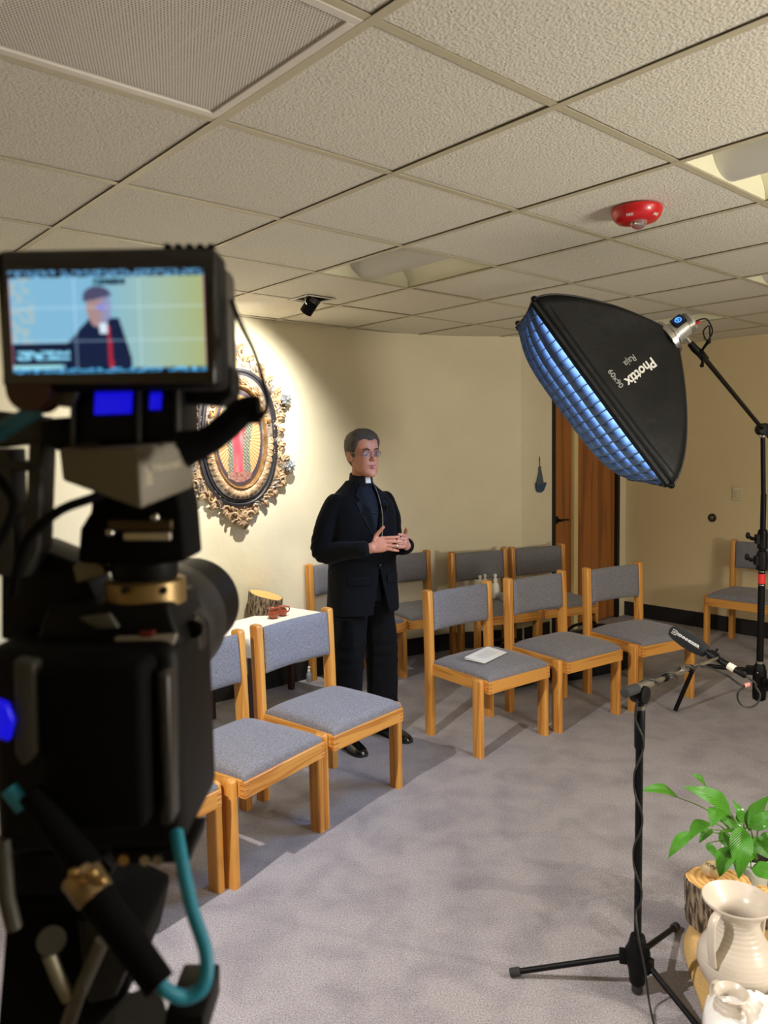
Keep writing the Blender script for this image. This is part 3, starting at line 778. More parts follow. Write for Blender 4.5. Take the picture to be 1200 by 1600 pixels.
def bark_mat(name):
    M = mat(name, (120, 104, 84), .95); nt = M.node_tree; b_ = nt.nodes['Principled BSDF']
    t_ = nt.nodes.new('ShaderNodeTexCoord'); mp = nt.nodes.new('ShaderNodeMapping'); mp.inputs['Scale'].default_value = (95, 95, 22)
    n_ = nt.nodes.new('ShaderNodeTexNoise'); n_.inputs['Scale'].default_value = 1; n_.inputs['Detail'].default_value = 4
    nt.links.new(t_.outputs['Object'], mp.inputs[0]); nt.links.new(mp.outputs[0], n_.inputs['Vector'])
    r_ = nt.nodes.new('ShaderNodeValToRGB'); r_.color_ramp.elements[0].position = .40; r_.color_ramp.elements[1].position = .62
    r_.color_ramp.elements[0].color = lin((52, 40, 32)); r_.color_ramp.elements[1].color = lin((158, 140, 116))
    nt.links.new(n_.outputs['Fac'], r_.inputs[0]); nt.links.new(r_.outputs[0], b_.inputs['Base Color'])
    bb = nt.nodes.new('ShaderNodeBump'); bb.inputs['Strength'].default_value = 1; bb.inputs['Distance'].default_value = .006
    nt.links.new(n_.outputs['Fac'], bb.inputs['Height']); nt.links.new(bb.outputs[0], b_.inputs['Normal'])
    return M
BARK = bark_mat('bark')
def ring_wood():
    M = mat('cut_wood', (226, 178, 104), .7); nt = M.node_tree; b_ = nt.nodes['Principled BSDF']
    t_ = nt.nodes.new('ShaderNodeTexCoord'); wv = nt.nodes.new('ShaderNodeTexWave'); wv.wave_type = 'RINGS'; wv.rings_direction = 'Z'; wv.inputs['Scale'].default_value = 16; wv.inputs['Distortion'].default_value = 3; wv.inputs['Detail'].default_value = 3
    nt.links.new(t_.outputs['Object'], wv.inputs['Vector'])
    r_ = nt.nodes.new('ShaderNodeValToRGB'); r_.color_ramp.elements[0].color = lin((206, 152, 84)); r_.color_ramp.elements[1].color = lin((236, 194, 122))
    nt.links.new(wv.outputs['Fac'], r_.inputs[0]); nt.links.new(r_.outputs[0], b_.inputs['Base Color']); return M
CUTW = ring_wood()
def log(name, label, loc, r, hgt, tilt_top=(0, 0), seed=0, rz=0, lean=(0, 0)):
    t = thing(name, label, 'log', loc, rz); rnd = random.Random(seed); n = 56; rings_ = []
    offs = [1 + .05 * math.sin(2 * PI * k / n * 2 + seed) + .03 * math.sin(2 * PI * k / n * 5 + 1) for k in range(n)]
    for j in range(9):
        f_ = j / 8; ring = []
        for k in range(n):
            q = 2 * PI * k / n; nn = noise.noise(Vector((math.cos(q) * 9, math.sin(q) * 9, f_ * 2.2 + seed)))
            rr = r * offs[k] * (1 + .055 * nn) * (1.0 if 0 < j < 8 else .985)
            x, y = rr * math.cos(q), rr * math.sin(q); zt = hgt + tilt_top[0] * x + tilt_top[1] * y
            ring.append((x + lean[0] * f_, y + lean[1] * f_, zt * f_))
        rings_.append(ring)
    mb = MB(); mb.rings(rings_); mb.build('bark', BARK, t, smooth=50)
    mb = MB(); top = rings_[-1]; cc = sum((Vector(p) for p in top), Vector()) / n
    vs = [tuple(cc + Vector((0, 0, .002)))] ; fs = []
    for fct in (.33, .66, .955): vs += [tuple(cc.lerp(Vector(p), fct) + Vector((0, 0, .002))) for p in top]
    fs += [(0, 1 + k, 1 + (k + 1) % n) for k in range(n)]
    for a_ in range(2): fs += [(1 + a_ * n + k, 1 + (a_ + 1) * n + k, 1 + (a_ + 1) * n + (k + 1) % n, 1 + a_ * n + (k + 1) % n) for k in range(n)]
    mb.add(vs, fs); mb.build('cut_face', CUTW, t, smooth=30, fix=False)
    return t
lp = onz(412, 957, TZ + .004)
log('cut_log', 'short sawn log with rough bark standing on the white tablecloth', (lp.x, lp.y, TZ + .004), .106, .112, (-.25, .12), 3, .4, lean=(.02, 0))
TERR = mat('terracotta', (176, 84, 58), .28, coat=.3, noise_amt=.15)
for k, (px_, py_, sc_, lab) in enumerate(((427, 966, 1.0, 'little glazed terracotta pot nearer the log edge, the larger of two'), (441, 962, .92, 'little glazed terracotta pot with a side handle, right of its twin'))):
    p = onz(px_, py_, TZ + .004); t = thing('clay_pot', lab, 'pot', (p.x, p.y, TZ + .004), .3, 'little terracotta pots on the side table'); s = sc_ * 1.15
    mb = MB(); mb.lathe([(r_ * s, z_ * s) for r_, z_ in [(.016, 0), (.026, .008), (.031, .022), (.027, .038), (.019, .046), (.019, .050), (.026, .058), (.024, .058), (.017, .050), (.016, .046), (.022, .03), (.02, .012), (.001, .006)]], 28)
    mb.build('body', TERR, t, smooth=50)
    mb = MB(); mb.tube(curve([(.022 * s, 0, .054 * s), (.042 * s, 0, .05 * s), (.042 * s, 0, .03 * s), (.028 * s, 0, .02 * s)], 5), .004 * s, 8); mb.build('handle', TERR, t, smooth=50)
CLEARP = mat('clear_plastic', (205, 212, 214), .15, 0, .5, trans=.6)
def spray(name, label, loc, s=1, tint=CLEARP, group=None):
    t = thing(name, label, 'bottle', loc, random.uniform(0, 3), group)
    mb = MB(); mb.lathe([(r_ * s, z_ * s) for r_, z_ in [(.026, 0), (.029, .004), (.029, .085), (.024, .105), (.012, .118), (.012, .124)]], 24); mb.build('bottle_body', tint, t, smooth=45)
    mb = MB(); mb.lathe([(r_ * s, z_ * s) for r_, z_ in [(.015, .120), (.016, .124), (.015, .140), (.009, .146), (.008, .160), (.013, .162), (.012, .176), (.005, .180)]], 20); mb.box((.012 * s, 0, .169 * s), (.02 * s, .009 * s, .009 * s)); mb.build('pump_nozzle', WHITE, t, smooth=45)
    return t
p = onz(483, 1066, 0); spray('spray_bottle', 'small clear spray bottle on the floor under the white table', (p.x, p.y, 0), .62)
# on the seat of wall chair c
cc = CHAIRS['c']; Mc = Matrix.Translation(cc.location) @ Matrix.Rotation(cc.rotation_euler.z, 4, 'Z')
for k, ((lx, ly), lab) in enumerate((((-.08, .06), 'white topped bottle on the chair seat, leftmost of three'), ((-.02, .09), 'white topped bottle on the chair seat, middle one of three'), ((.05, .06), 'white topped bottle on the chair seat, rightmost of three'))):
    p = Mc @ Vector((lx, ly, .461)); spray('lotion_bottle', lab, p, 1.02, WHITE, 'bottles on the wall chair')
bxp = Mc @ Vector((.13, -.08, .459)); bx = thing('craft_box', 'small white and grey patterned box on the wall chair seat', 'box', bxp, cc.rotation_euler.z)
mb = MB(); mb.box((0, 0, .030), (.20, .11, .058)); mb.build('carton', mat('carton', (150, 146, 140), .5), bx, bevel=.003)
for k in range(10):
    mb = MB(); mb.box((-.08 + .04 * (k % 5), -.0560, .018 + .024 * (k // 5)), (.026, .003, .012)); mb.build('white_patch', PAPER, bx)
for k in range(4):
    mb = MB(); mb.box((-.07 + .047 * k, 0, .0595), (.034, .08, .002)); mb.build('white_patch', PAPER, bx)

# bags on the floor
BAGM = mat('bag_nylon', (26, 27, 29), .55, 0, .4, noise_amt=.3, nscale=30, bump=.8, bscale=14, bdist=.02)
def bag(name, label, loc, rz, L_, W_, H_):
    t = thing(name, label, 'bag', loc, rz); rs = []
    for k in range(13):
        a_ = -1 + 2 * k / 12; e = max(.05, (1 - abs(a_) ** 6)) ** .4; ring = []
        for q in range(28):
            th = 2 * PI * q / 28; c_, s_ = math.cos(th), math.sin(th)
            sag = .02 * noise.noise(Vector((a_ * 3, th, 2)))
            ring.append((a_ * L_ / 2, W_ / 2 * e * math.copysign(abs(c_) ** .55, c_), max(0, H_ / 2 + H_ / 2 * e * math.copysign(abs(s_) ** .55, s_) + (sag if s_ > 0 else 0))))
        rs.append(ring)
    mb = MB(); mb.rings(rs); mb.build('bag_body', BAGM, t, smooth=60)
    mb = MB(); mb.tube([(-L_ * .47, 0, H_ * .97), (0, 0, H_ + .012), (L_ * .47, 0, H_ * .97)], .004, 6); mb.build('zipper', BLKG, t)
    for s in (-1, 1):
        mb = MB(); mb.tube(curve([(-.16, s * W_ * .47, H_ * .55), (-.12, s * W_ * .30, H_ + .02), (0, s * W_ * .16, H_ + .05), (.12, s * W_ * .30, H_ + .02), (.16, s * W_ * .47, H_ * .55)], 5), .010, 8); mb.build('carry_strap', BLK, t, smooth=60)
    return t
bag('equipment_bag', 'long black equipment bag on the floor behind the right front row', (1.42, 5.25, 0), math.radians(28), .86, .26, .30)
bag('camera_bag', 'smaller black bag on the floor behind the booklet chair', (.80, 4.99, 0), math.radians(26), .42, .24, .26)

# ------------------------------------------------------------------ softbox on a boom stand
SBC = Vector((.881, 3.31, 1.793)); SX = Vector((.5861, -.038, -.8093)); SY = Vector((.0704, .9975, .0041)).normalized(); SZ = Vector((.8072, -.0594, .5873)).normalized()
SX = SY.cross(SZ).normalized(); SY = SZ.cross(SX)
SBM = frame(SBC, SX, SY, SZ)
sb = thing('softbox', 'big black softbox with a glowing blue fabric grid front hanging from the boom', 'softbox')
sb.matrix_world = SBM
SA, SBh, SD = .45, .30, .40
NYL = mat('softbox_nylon', (11, 12, 12), .55, 0, .3, bump=.5, bscale=9, bdist=.012)
GRIDM = mat('grid_fabric', (74, 92, 112), .7, noise_amt=.2, nscale=40)
SILV = mat('silver_lining', (200, 200, 200), .35, .7)
def prof(t): return max(0, 1 - t ** 1.5)
def side_pt(side, s, t, off=0):
    # side 0:-Y 1:+X 2:+Y 3:-X ; s -1..1 along the side, t 0 front .. 1 back
    k = prof(t); wx = .055 + (SA - .055) * k; wy = .055 + (SBh - .055) * k
    dent = (.030 * math.sin(PI * min(1, t * 1.02)) + .012 * (1 - t)) * (1 - s * s) - .003 * math.sin(s * 9 + t * 5) * math.sin(PI * t)
    z = t * SD
    if side == 0: return Vector((s * wx, -wy + dent - off, z))
    if side == 2: return Vector((-s * wx, wy - dent + off, z))
    if side == 1: return Vector((wx - dent + off, s * wy, z))
    return Vector((-wx + dent - off, -s * wy, z))
for side in range(4):
    mb = MB(); ns, ntt = 20, 20; vs = [side_pt(side, -1 + 2 * i / ns, j / ntt) for j in range(ntt + 1) for i in range(ns + 1)]
    W = ns + 1; mb.add(vs, [(j * W + i, j * W + i + 1, (j + 1) * W + i + 1, (j + 1) * W + i) for j in range(ntt) for i in range(ns)])
    o = mb.build('side_panel', [NYL, SILV], sb, fix=False, smooth=60)
    sd = o.modifiers.new('s', 'SOLIDIFY'); sd.thickness = .003; sd.offset = 1; sd.material_offset = 1
    mb = MB(); mb.tube([side_pt(side, 1, j / 20) * 1.0 for j in range(21)], .004, 8); mb.build('seam_piping', mat('piping%d' % side, (150, 150, 146) if side in (1, 2) else (30, 30, 30), .5), sb, smooth=60)
# lip round the front
mb = MB()
for (x0, y0, x1, y1) in ((-SA, -SBh, SA, -SBh), (SA, -SBh, SA, SBh), (SA, SBh, -SA, SBh), (-SA, SBh, -SA, -SBh)):
    mb = MB(); n_ = 16; r1 = []; 
    d_ = Vector((x1 - x0, y1 - y0, 0)).normalized(); nrm = Vector((d_.y, -d_.x, 0))
    vs = []
    for k in range(n_ + 1):
        f_ = k / n_; p = Vector((x0 + (x1 - x0) * f_, y0 + (y1 - y0) * f_, 0)) - nrm * .012 * (1 - (2 * f_ - 1) ** 2)
        vs += [p + Vector((0, 0, .004)), p + nrm * .003 + Vector((0, 0, -.014)), p - nrm * .004 + Vector((0, 0, -.014)), p - nrm * .005 + Vector((0, 0, .004))]
    mb.add(vs, [(4 * k + j, 4 * k + (j + 1) % 4, 4 * k + 4 + (j + 1) % 4, 4 * k + 4 + j) for k in range(n_) for j in range(4)])
    mb.build('front_lip', NYL, sb, smooth=50)
    mb = MB(); mb.ball((x0, y0, -.002), .013, 12, 8); mb.build('rod_tip', BLK, sb, smooth=60)
def bulge(x, y):
    a_, b_ = x / SA, y / SBh; return -.030 + .100 * max(0, 1 - a_ ** 4) ** .9 * max(0, 1 - b_ * b_)
def rimin(x, y):
    # edges bow in slightly
    return Vector((x - math.copysign(.014 * math.sin(PI * (y + SBh) / (2 * SBh)) * abs(x / SA) ** 3, x), y - math.copysign(.014 * math.sin(PI * (x + SA) / (2 * SA)) * abs(y / SBh) ** 3, y), 0))
CX, CY, GH = 21, 8, .070
def strip(fixed, axis, n_):
    mb = MB(); vs = []
    for k in range(n_ * 2 + 1):
        f_ = -1 + 2 * k / (n_ * 2)
        x, y = (fixed, f_ * SBh * .985) if axis == 0 else (f_ * SA * .985, fixed)
        wig = .004 * math.sin(k * PI) + .0025 * noise.noise(Vector((x * 9, y * 9, fixed * 5)))
        p = rimin(x, y); 
        if axis == 0: p.x += wig
        else: p.y += wig
        b_ = bulge(x, y); vs += [p + Vector((0, 0, -b_ + .006)), p + Vector((0.0, 0, -b_ - GH + .016))]
    mb.add(vs, [(2 * k, 2 * k + 1, 2 * k + 3, 2 * k + 2) for k in range(n_ * 2)])
    o = mb.build('grid_strip', NYL if abs(fixed) > (SBh if axis else SA) * .98 else GRIDM, sb, fix=False, smooth=60)
    sd = o.modifiers.new('s', 'SOLIDIFY'); sd.thickness = .0025; sd.offset = 0
for k in range(CX + 1): strip(-SA * .985 + 2 * SA * .985 * k / CX, 0, CY)
for k in range(CY + 1): strip(-SBh * .985 + 2 * SBh * .985 * k / CY, 1, CX)
mb = MB(); n_ = 12; vs = []
for j in range(n_ + 1):
    for i in range(n_ + 1):
        x, y = (-1 + 2 * i / n_) * SA * .94, (-1 + 2 * j / n_) * SBh * .92; p = rimin(x, y); vs.append((p.x, p.y, -bulge(x, y) + .016))
W = n_ + 1; mb.add(vs, [(j * W + i, (j + 1) * W + i, (j + 1) * W + i + 1, j * W + i + 1) for j in range(n_) for i in range(n_)])
DIFFM = mat('glowing_diffuser', (240, 240, 240), .8, emit=(164, 200, 255), estr=42.0)
mb.build('diffuser', DIFFM, sb, fix=False, smooth=60)
def sticker(vs, fs, X0, T0, sx):
    # lettering on side 0: text x runs towards the front, text y towards +X
    out = []
    for v in vs:
        t = T0 - v.x * sx; s_ = (X0 + v.y) / (.055 + (SA - .055) * prof(t)); p = side_pt(0, s_, t, .0045 + v.z); out.append(p)
    return out, fs
TXT = mat('print_silver', (222, 222, 216), .5); TXG = mat('print_grey', (150, 152, 150), .5)
vs, fs = text_mesh('Phottix', .060, .0003, .0016); o_, f_ = sticker(vs, fs, .030, .465, 2.3)
mb = MB(); mb.add(o_, f_); mb.build('lettering', TXT, sb, fix=False)
vs, fs = text_mesh('Raja', .040, .0003, .0003); o_, f_ = sticker(vs, fs, -.032, .44, 2.3)
mb = MB(); mb.add(o_, f_); mb.build('lettering', TXG, sb, fix=False)
vs, fs = text_mesh('60x90', .034, .0003, .0006); vs = [Vector((v.x, v.y, v.z)) for v in vs]; o_, f_ = sticker([Vector((-v.y, v.x, v.z)) for v in vs], fs, -.012, .19, 2.3)
mb = MB(); mb.add(o_, f_); mb.build('lettering', TXG, sb, fix=False)
# speed ring
mb = MB(); mb.lathe([(.078, SD - .012), (.082, SD - .008), (.082, SD + .012), (.062, SD + .014), (.060, SD - .01)], 32); mb.build('speed_ring', STEEL, sb, smooth=35)
# lamp head
lh = thing('studio_lamp_head', 'grey video lamp head with a lit blue display behind the softbox', 'video light'); lh.matrix_world = SBM
AL = mat('lamp_aluminium', (168, 166, 158), .35, .5)
mb = MB(); mb.lathe([(.048, SD + .015), (.050, SD + .02), (.050, SD + .038), (.044, SD + .042), (.044, SD + .115), (.038, SD + .124), (.001, SD + .126)], 32); mb.build('housing', AL, lh, smooth=35)
for k in range(7):
    mb = MB(); mb.lathe([(.043, SD + .092 + k * .003), (.0465, SD + .0925 + k * .003), (.0465, SD + .0935 + k * .003), (.043, SD + .094 + k * .003)], 32); mb.build('cooling_fin', AL, lh, smooth=30)
mb = MB(); mb.lathe([(.050, SD + .022), (.053, SD + .024), (.053, SD + .030), (.050, SD + .032)], 32); mb.build('mount_ring', STEEL, lh, smooth=35)
a_ = -PI / 2 - .75
DM = Matrix.Rotation(a_ + PI / 2, 4, 'Z') @ frame((0, -.0435, SD + .068), (0, 0, 1), (1, 0, 0), (0, -1, 0))
mb = MB(); mb.box((0, 0, .006), (.050, .050, .012), DM); mb.build('control_panel', BLKG, lh, bevel=.002)
mb = MB(); mb.box((0, 0, .0126), (.038, .038, .001), DM); mb.build('display', mat('display_blue', (6, 14, 40), .2, emit=(6, 22, 70), estr=1.0), lh)
mb = MB(); mb.tube([(.012 * math.cos(q), .012 * math.sin(q), .0134) for q in [k * PI / 12 for k in range(24)]], .0022, 6, closed=True, M=DM); mb.build('display_dial', mat('dial_blue', (60, 140, 255), .3, emit=(70, 150, 255), estr=1.6), lh)
mb = MB(); mb.box((0, .002, .0134), (.009, .0022, .001), DM); mb.box((0, -.004, .0134), (.009, .0022, .001), DM); mb.build('display_dial', mat('dial_blue2', (60, 140, 255), .3, emit=(110, 180, 255), estr=1.6), lh)
mb = MB(); mb.cyl((.02, -.036, SD + .120), (.02, -.040, SD + .134), .006, 12); mb.build('power_knob', REDP, lh, smooth=40)
# stand
BASE = at(1186, 1090, 4.25); BX, BY = BASE.x, BASE.y
st = thing('light_stand', 'tall black light stand with a boom arm holding the softbox', 'light stand', (BX, BY, 0))
def rel(p): return Vector((p[0] - BX, p[1] - BY, p[2]))
piv = rel(at(1192, 671, 4.25)); hubz = .30
mb = MB(); mb.cyl((0, 0, .16), (0, 0, 1.0), .0185, 20); mb.build('pole', BLK, st, smooth=40)
mb = MB(); mb.cyl((0, 0, .95), (0, 0, 1.30), .0150, 20); mb.build('pole', BLK, st, smooth=40)
mb = MB(); mb.cyl((0, 0, 1.25), (piv.x, piv.y, piv.z - .02), .0125, 20); mb.build('pole', BLK, st, smooth=40)
for z_, r_ in ((.93, .030), (1.05, .027)):
    mb = MB(); mb.lathe([(r_ * .8, z_ - .055), (r_, z_ - .05), (r_, z_ + .03), (r_ * .85, z_ + .05), (.016, z_ + .055)], 24); mb.box((-r_ * .9, 0, z_), (.03, .03, .05)); mb.build('collar', BLK, st, smooth=35)
    mb = MB(); mb.tube([(-r_, 0, z_), (-r_ - .035, -.005, z_ + .004), (-r_ - .06, -.01, z_ + .02)], [.008, .011, .007], 10); mb.ball((-r_ - .06, -.01, z_ + .022), .013, 10, 8, (1, .7, 1.5)); mb.build('clamp_knob', BLK, st, smooth=60)
mb = MB(); mb.lathe([(.0192, .80), (.0192, .855)], 20, cap=False); mb.build('red_label', mat('red_print', (220, 40, 36), .5), st, smooth=40)
for z_ in (.865, .79): 
    mb = MB(); mb.lathe([(.0192, z_), (.0196, z_ + .002), (.0192, z_ + .004)], 20, cap=False); mb.build('band', STEEL, st, smooth=40)
mb = MB(); mb.lathe([(.020, .13), (.034, .14), (.036, .16), (.036, .30), (.030, .33), (.022, .345), (.019, .345)], 24); mb.build('base_hub', BLK, st, smooth=35)
mb = MB(); mb.lathe([(.0205, .343), (.023, .345), (.023, .358), (.0195, .360)], 24); mb.build('chrome_collar', STEEL, st, smooth=35)
mb = MB()
foot = rel(onz(1055, 1113, 0)); fd = Vector((foot.x, foot.y, 0)); fl_ = fd.length; fa_ = math.atan2(fd.y, fd.x)
for k in range(3):
    A_ = fa_ + k * 2 * PI / 3; d_ = Vector((math.cos(A_), math.sin(A_), 0)); hz_ = (.30, .25, .20)[k]; L_ = fl_
    mb = MB(); mb.box((.045, 0, hz_), (.05, .034, .05), Matrix.Rotation(A_, 4, 'Z')); mb.build('leg_socket', BLK, st, bevel=.004)
    path = [d_ * .05 + Vector((0, 0, hz_)), d_ * (L_ - .14) + Vector((0, 0, hz_))] + [d_ * (L_ - .14 + .05 * math.sin(q)) + Vector((0, 0, hz_ - .05 * (1 - math.cos(q)))) for q in (.25, .5, .75, 1.0, 1.2)] + [d_ * L_ + Vector((0, 0, .012))]
    mb = MB(); mb.tube(path, .0125, 14); mb.build('leg', BLK, st, smooth=60)
for k, (dx, dz) in enumerate(((-.028, .30), (.026, .29), (-.026, .21))):
    mb = MB(); mb.ball((dx, -.034, dz), .006, 10, 6); mb.build('bolt', STEEL, st, smooth=60)
# boom pivot and arm
mb = MB(); mb.lathe([(.016, -.045), (.018, -.04), (.018, -.02)], 20, Matrix.Translation(piv)); mb.build('chrome_collar', STEEL, st, smooth=40)
headc = SBM @ Vector((.0, 0, SD + .10)); brk = SBM @ Vector((.072, -.0, SD + .066))
e0 = rel(SBM @ Vector((.135, .0, SD + .075)))
bd = (piv - e0).normalized()
mb = MB(); mb.cyl(piv + Vector((0, -.028, 0)), piv + Vector((0, .028, 0)), .034, 24); mb.build('boom_pivot', BLK, st, bevel=.004, smooth=40)
mb = MB(); mb.tube([e0 + bd * .02, piv, piv + bd * .55], .0105, 16); mb.build('boom_arm', BLK, st, smooth=40)
mb = MB(); mb.tube([e0 - bd * .012, e0 + bd * .07], [.017, .017], 14); mb.build('boom_end', BLK, st, bevel=.002, smooth=40)
mb = MB(); mb.tube([rel(brk), rel(SBM @ Vector((.105, 0, SD + .068))), e0 + bd * .005], [.014, .016, .016], 12); mb.build('tilt_bracket', BLK, st, smooth=50)
mb = MB(); mb.tube([rel(SBM @ Vector((.046, 0, SD + .066))), rel(brk)], .009, 12); mb.build('spigot', STEEL, st, smooth=50)
for s_, q_ in ((-1, .03), (1, -.01)):
    c_ = e0 + bd * q_; mb = MB(); mb.tube([c_, c_ + Vector((.012 * s_, -.03, .03 * s_)), c_ + Vector((.02 * s_, -.042, .045 * s_))], [.005, .006, .009], 8); mb.build('clamp_knob', BLK, st, smooth=60)
cb = MB(); a0 = SBM @ Vector((.01, -.03, SD + .127)); a1 = SBM @ Vector((.03, -.03, SD + .165)); a2 = SBM @ Vector((.085, -.02, SD + .16)); a3 = SBM @ Vector((.105, -.02, SD + .12)); a4 = SBM @ Vector((.065, -.03, SD + .125)); a5 = SBM @ Vector((.060, -.035, SD + .155)); a6 = SBM @ Vector((.12, -.03, SD + .12))
mb = MB(); mb.tube(curve([a0, a1, a2, a3, a4, a5, a6], 8), .0032, 8); o = mb.build('lamp_cable', BLK, smooth=60); tag(o, 'thin black looped cable hanging from the lamp head', 'cable')

# ------------------------------------------------------------------ microphone stand, microphone, cable
MP = onz(996, 1500, .10); MX, MY = MP.x, MP.y
ms = thing('microphone_stand', 'black tripod microphone stand with a short boom in the right foreground', 'microphone stand', (MX, MY, 0))
def mr(p): return Vector((p[0] - MX, p[1] - MY, p[2]))
ptop = Vector((0, 0, mr(at(993, 1078, MY)).z)); ZT = ptop.z
mb = MB(); mb.cyl((0, 0, .035), (0, 0, ZT * .90), .0105, 20); mb.build('pole', BLK, ms, smooth=40)
mb = MB(); mb.lathe([(.0125, ZT - .17), (.0145, ZT - .165), (.0150, ZT - .06), (.013, ZT - .055), (.011, ZT - .05)], 20); mb.build('grip', BLK, ms, smooth=40)
mb = MB(); mb.lathe([(.0145, ZT - .055), (.0145, ZT - .045)], 20); mb.build('chrome_ring', STEEL, ms, smooth=40)
mb = MB(); mb.cyl((0, 0, ZT - .05), (0, 0, ZT - .01), .0105, 16); mb.build('neck', BLK, ms, smooth=40)
mb = MB(); mb.lathe([(.018, .03), (.022, .034), (.026, .075), (.036, .10), (.036, .128), (.026, .150), (.020, .175), (.014, .178)], 24); mb.build('hub', BLK, ms, smooth=35)
mb = MB(); mb.box((.012, -.028, .12), (.024, .016, .09)); mb.build('hub_clamp', BLK, ms, bevel=.004)
mb = MB(); mb.tube([(0, 0, .005), (0, 0, .035)], .016, 16); mb.build('pole_foot', RUBBER, ms, smooth=40)
for px_, py_ in ((797, 1520), (1057, 1447), (1105, 1622)):
    f_ = mr(onz(px_, py_, .013)); d_ = Vector((f_.x, f_.y, 0)).normalized(); s_ = d_ * .034 + Vector((0, 0, .108)); e_ = f_
    mb = MB(); mb.tube([s_, s_.lerp(e_, .93)], .0085, 12); o = mb.build('leg', BLK, ms, smooth=40)
    mb = MB(); mb.tube([s_.lerp(e_, .91), e_], .0130, 14); mb.build('rubber_foot', RUBBER, o, smooth=40, bevel=.002)
    mb = MB(); mb.box((.040, 0, .108), (.022, .022, .040), Matrix.Rotation(math.atan2(d_.y, d_.x), 4, 'Z')); mb.build('leg_bracket', BLK, ms, bevel=.003)
bfront = mr(at(1120, 1029, 2.45)); bc = ptop + Vector((0, 0, .008)); bdir = (bfront - bc).normalized(); brear = bc - bdir * .085
mb = MB(); mb.tube([bc - bdir * .03, bfront], .0065, 14); mb.build('boom_rod', STEEL, ms, smooth=40)
mb = MB(); mb.tube([brear, bc - bdir * .018], .0145, 18); mb.build('counterweight', RUBBER, ms, smooth=40, bevel=.003)
mb = MB(); mb.tube([bc - bdir * .02, bc + bdir * .06], .0115, 16); mb.build('boom_clutch', GREYM, ms, smooth=40)
mb = MB(); sd_ = bdir.cross(Vector((0, 0, 1))).normalized(); mb.tube([bc - sd_ * .02 - Vector((0, 0, .02)), bc + sd_ * .02 - Vector((0, 0, .02))], .026, 20); mb.build('swivel', BLK, ms, smooth=40, bevel=.003)
for k_, f_ in enumerate((.10, .30, .62)):
    c_ = bc.lerp(bfront, f_); mb = MB(); mb.tube([c_ - bdir * .006, c_ + bdir * .006], .0115, 14); mb.build('cable_clip', BLK, ms, smooth=40)
c_ = bc.lerp(bfront, .52); mb = MB(); mb.tube([c_, c_ + Vector((0, 0, .018))], .006, 10); mb.build('lock_screw', STEEL, ms, smooth=40)
mc = thing('shotgun_microphone', 'black shotgun microphone in a foam windscreen on the boom end', 'microphone')
tip = at(1048, 984, 2.60); tail = at(1166, 1057, 2.38); md_ = (tip - tail).normalized(); ML = (tip - tail).length
MM = frame(tail, md_.orthogonal().normalized(), md_.cross(md_.orthogonal().normalized()), md_)
WS = mat('foam', (26, 26, 28), .95, bump=.4, bscale=600, bdist=.002)
w0, w1 = ML * .50, ML * 1.0
mb = MB(); mb.lathe([(.012, w0)] + [(.012 + .018 * math.sin(PI * (.08 + .86 * k / 22)) ** .62 * (1 - .06 * k / 22), w0 + (w1 - w0) * (k / 22) ** 1.0) for k in range(1, 22)] + [(.010, w1)], 28, MM); mb.build('windscreen', WS, mc, smooth=60)
mb = MB(); mb.lathe([(.006, 0), (.009, .004), (.0095, .03), (.0105, .04), (.0105, w0 + .03)], 20, MM); mb.build('microphone_body', BLK, mc, smooth=40)
mb = MB(); mb.lathe([(.0112, .040), (.0118, .042), (.0118, .062), (.0112, .064)], 20, MM); mb.build('metal_band', mat('band_pale', (226, 220, 200), .4), mc, smooth=40)
# lettering wrapped on the windscreen, facing the viewer
vc = (CAM - tail).normalized(); wy = (vc - md_ * vc.dot(md_)).normalized(); wx = md_.cross(wy)     # wy towards viewer
def wrap(vs, along0, mirror=1):
    out = []
    for v in vs:
        al = along0 - v.x; kf = min(.97, max(.03, (al - w0) / (w1 - w0))); R_ = .012 + .018 * math.sin(PI * (.08 + .86 * kf)) ** .62 + .0012
        th = v.y / R_ ; out.append(tail + md_ * al + (wy * math.cos(th) + upv * math.sin(th)) * (R_ + v.z))
    return out
upv = wx if (wx.dot(Vector((0, 0, 1))) > 0) else -wx
vs, fs = text_mesh('SENNHEISER', .0125, .0003, .0002)
k_ = (w1 - w0) * .60 / (max(v.x for v in vs) - min(v.x for v in vs))
mb = MB(); mb.add(wrap([Vector((v.x * k_, v.y, v.z)) for v in vs], (w0 + w1) / 2 - .010), fs); mb.build('lettering', TXT, mc, fix=False)
mb = MB()
lg = [((-.009, -.008), (.009, -.008), (.009, .008), (-.009, .008)), ((-.0075, -.0065), (.0075, -.0065), (.0075, .0065), (-.0075, .0065))]
mb.add(wrap([Vector((x, y, .0003)) for sq in lg for x, y in sq], w1 - .028), [(i, (i + 1) % 4, 4 + (i + 1) % 4, 4 + i) for i in range(4)])
mb.add(wrap([Vector((x, y, .0003)) for x, y in ((-.005, -.004), (-.003, -.004), (.001, .004), (-.001, .004), (0, -.004), (.002, -.004), (.005, .004), (.003, .004))], w1 - .028), [(0, 1, 2, 3), (4, 5, 6, 7)])
mb.build('logo', TXT, mc, fix=False)
clp = tail + md_ * (ML * .42)
mb = MB(); mb.tube([clp - md_ * .012, clp + md_ * .012], .017, 16); mb.tube([clp, Vector((MX, MY, 0)) + bfront], [.010, .008], 10); mb.tube([clp + wx * .0, clp + upv * .028], .004, 8); mb.build('shock_mount', BLK, mc, smooth=45)
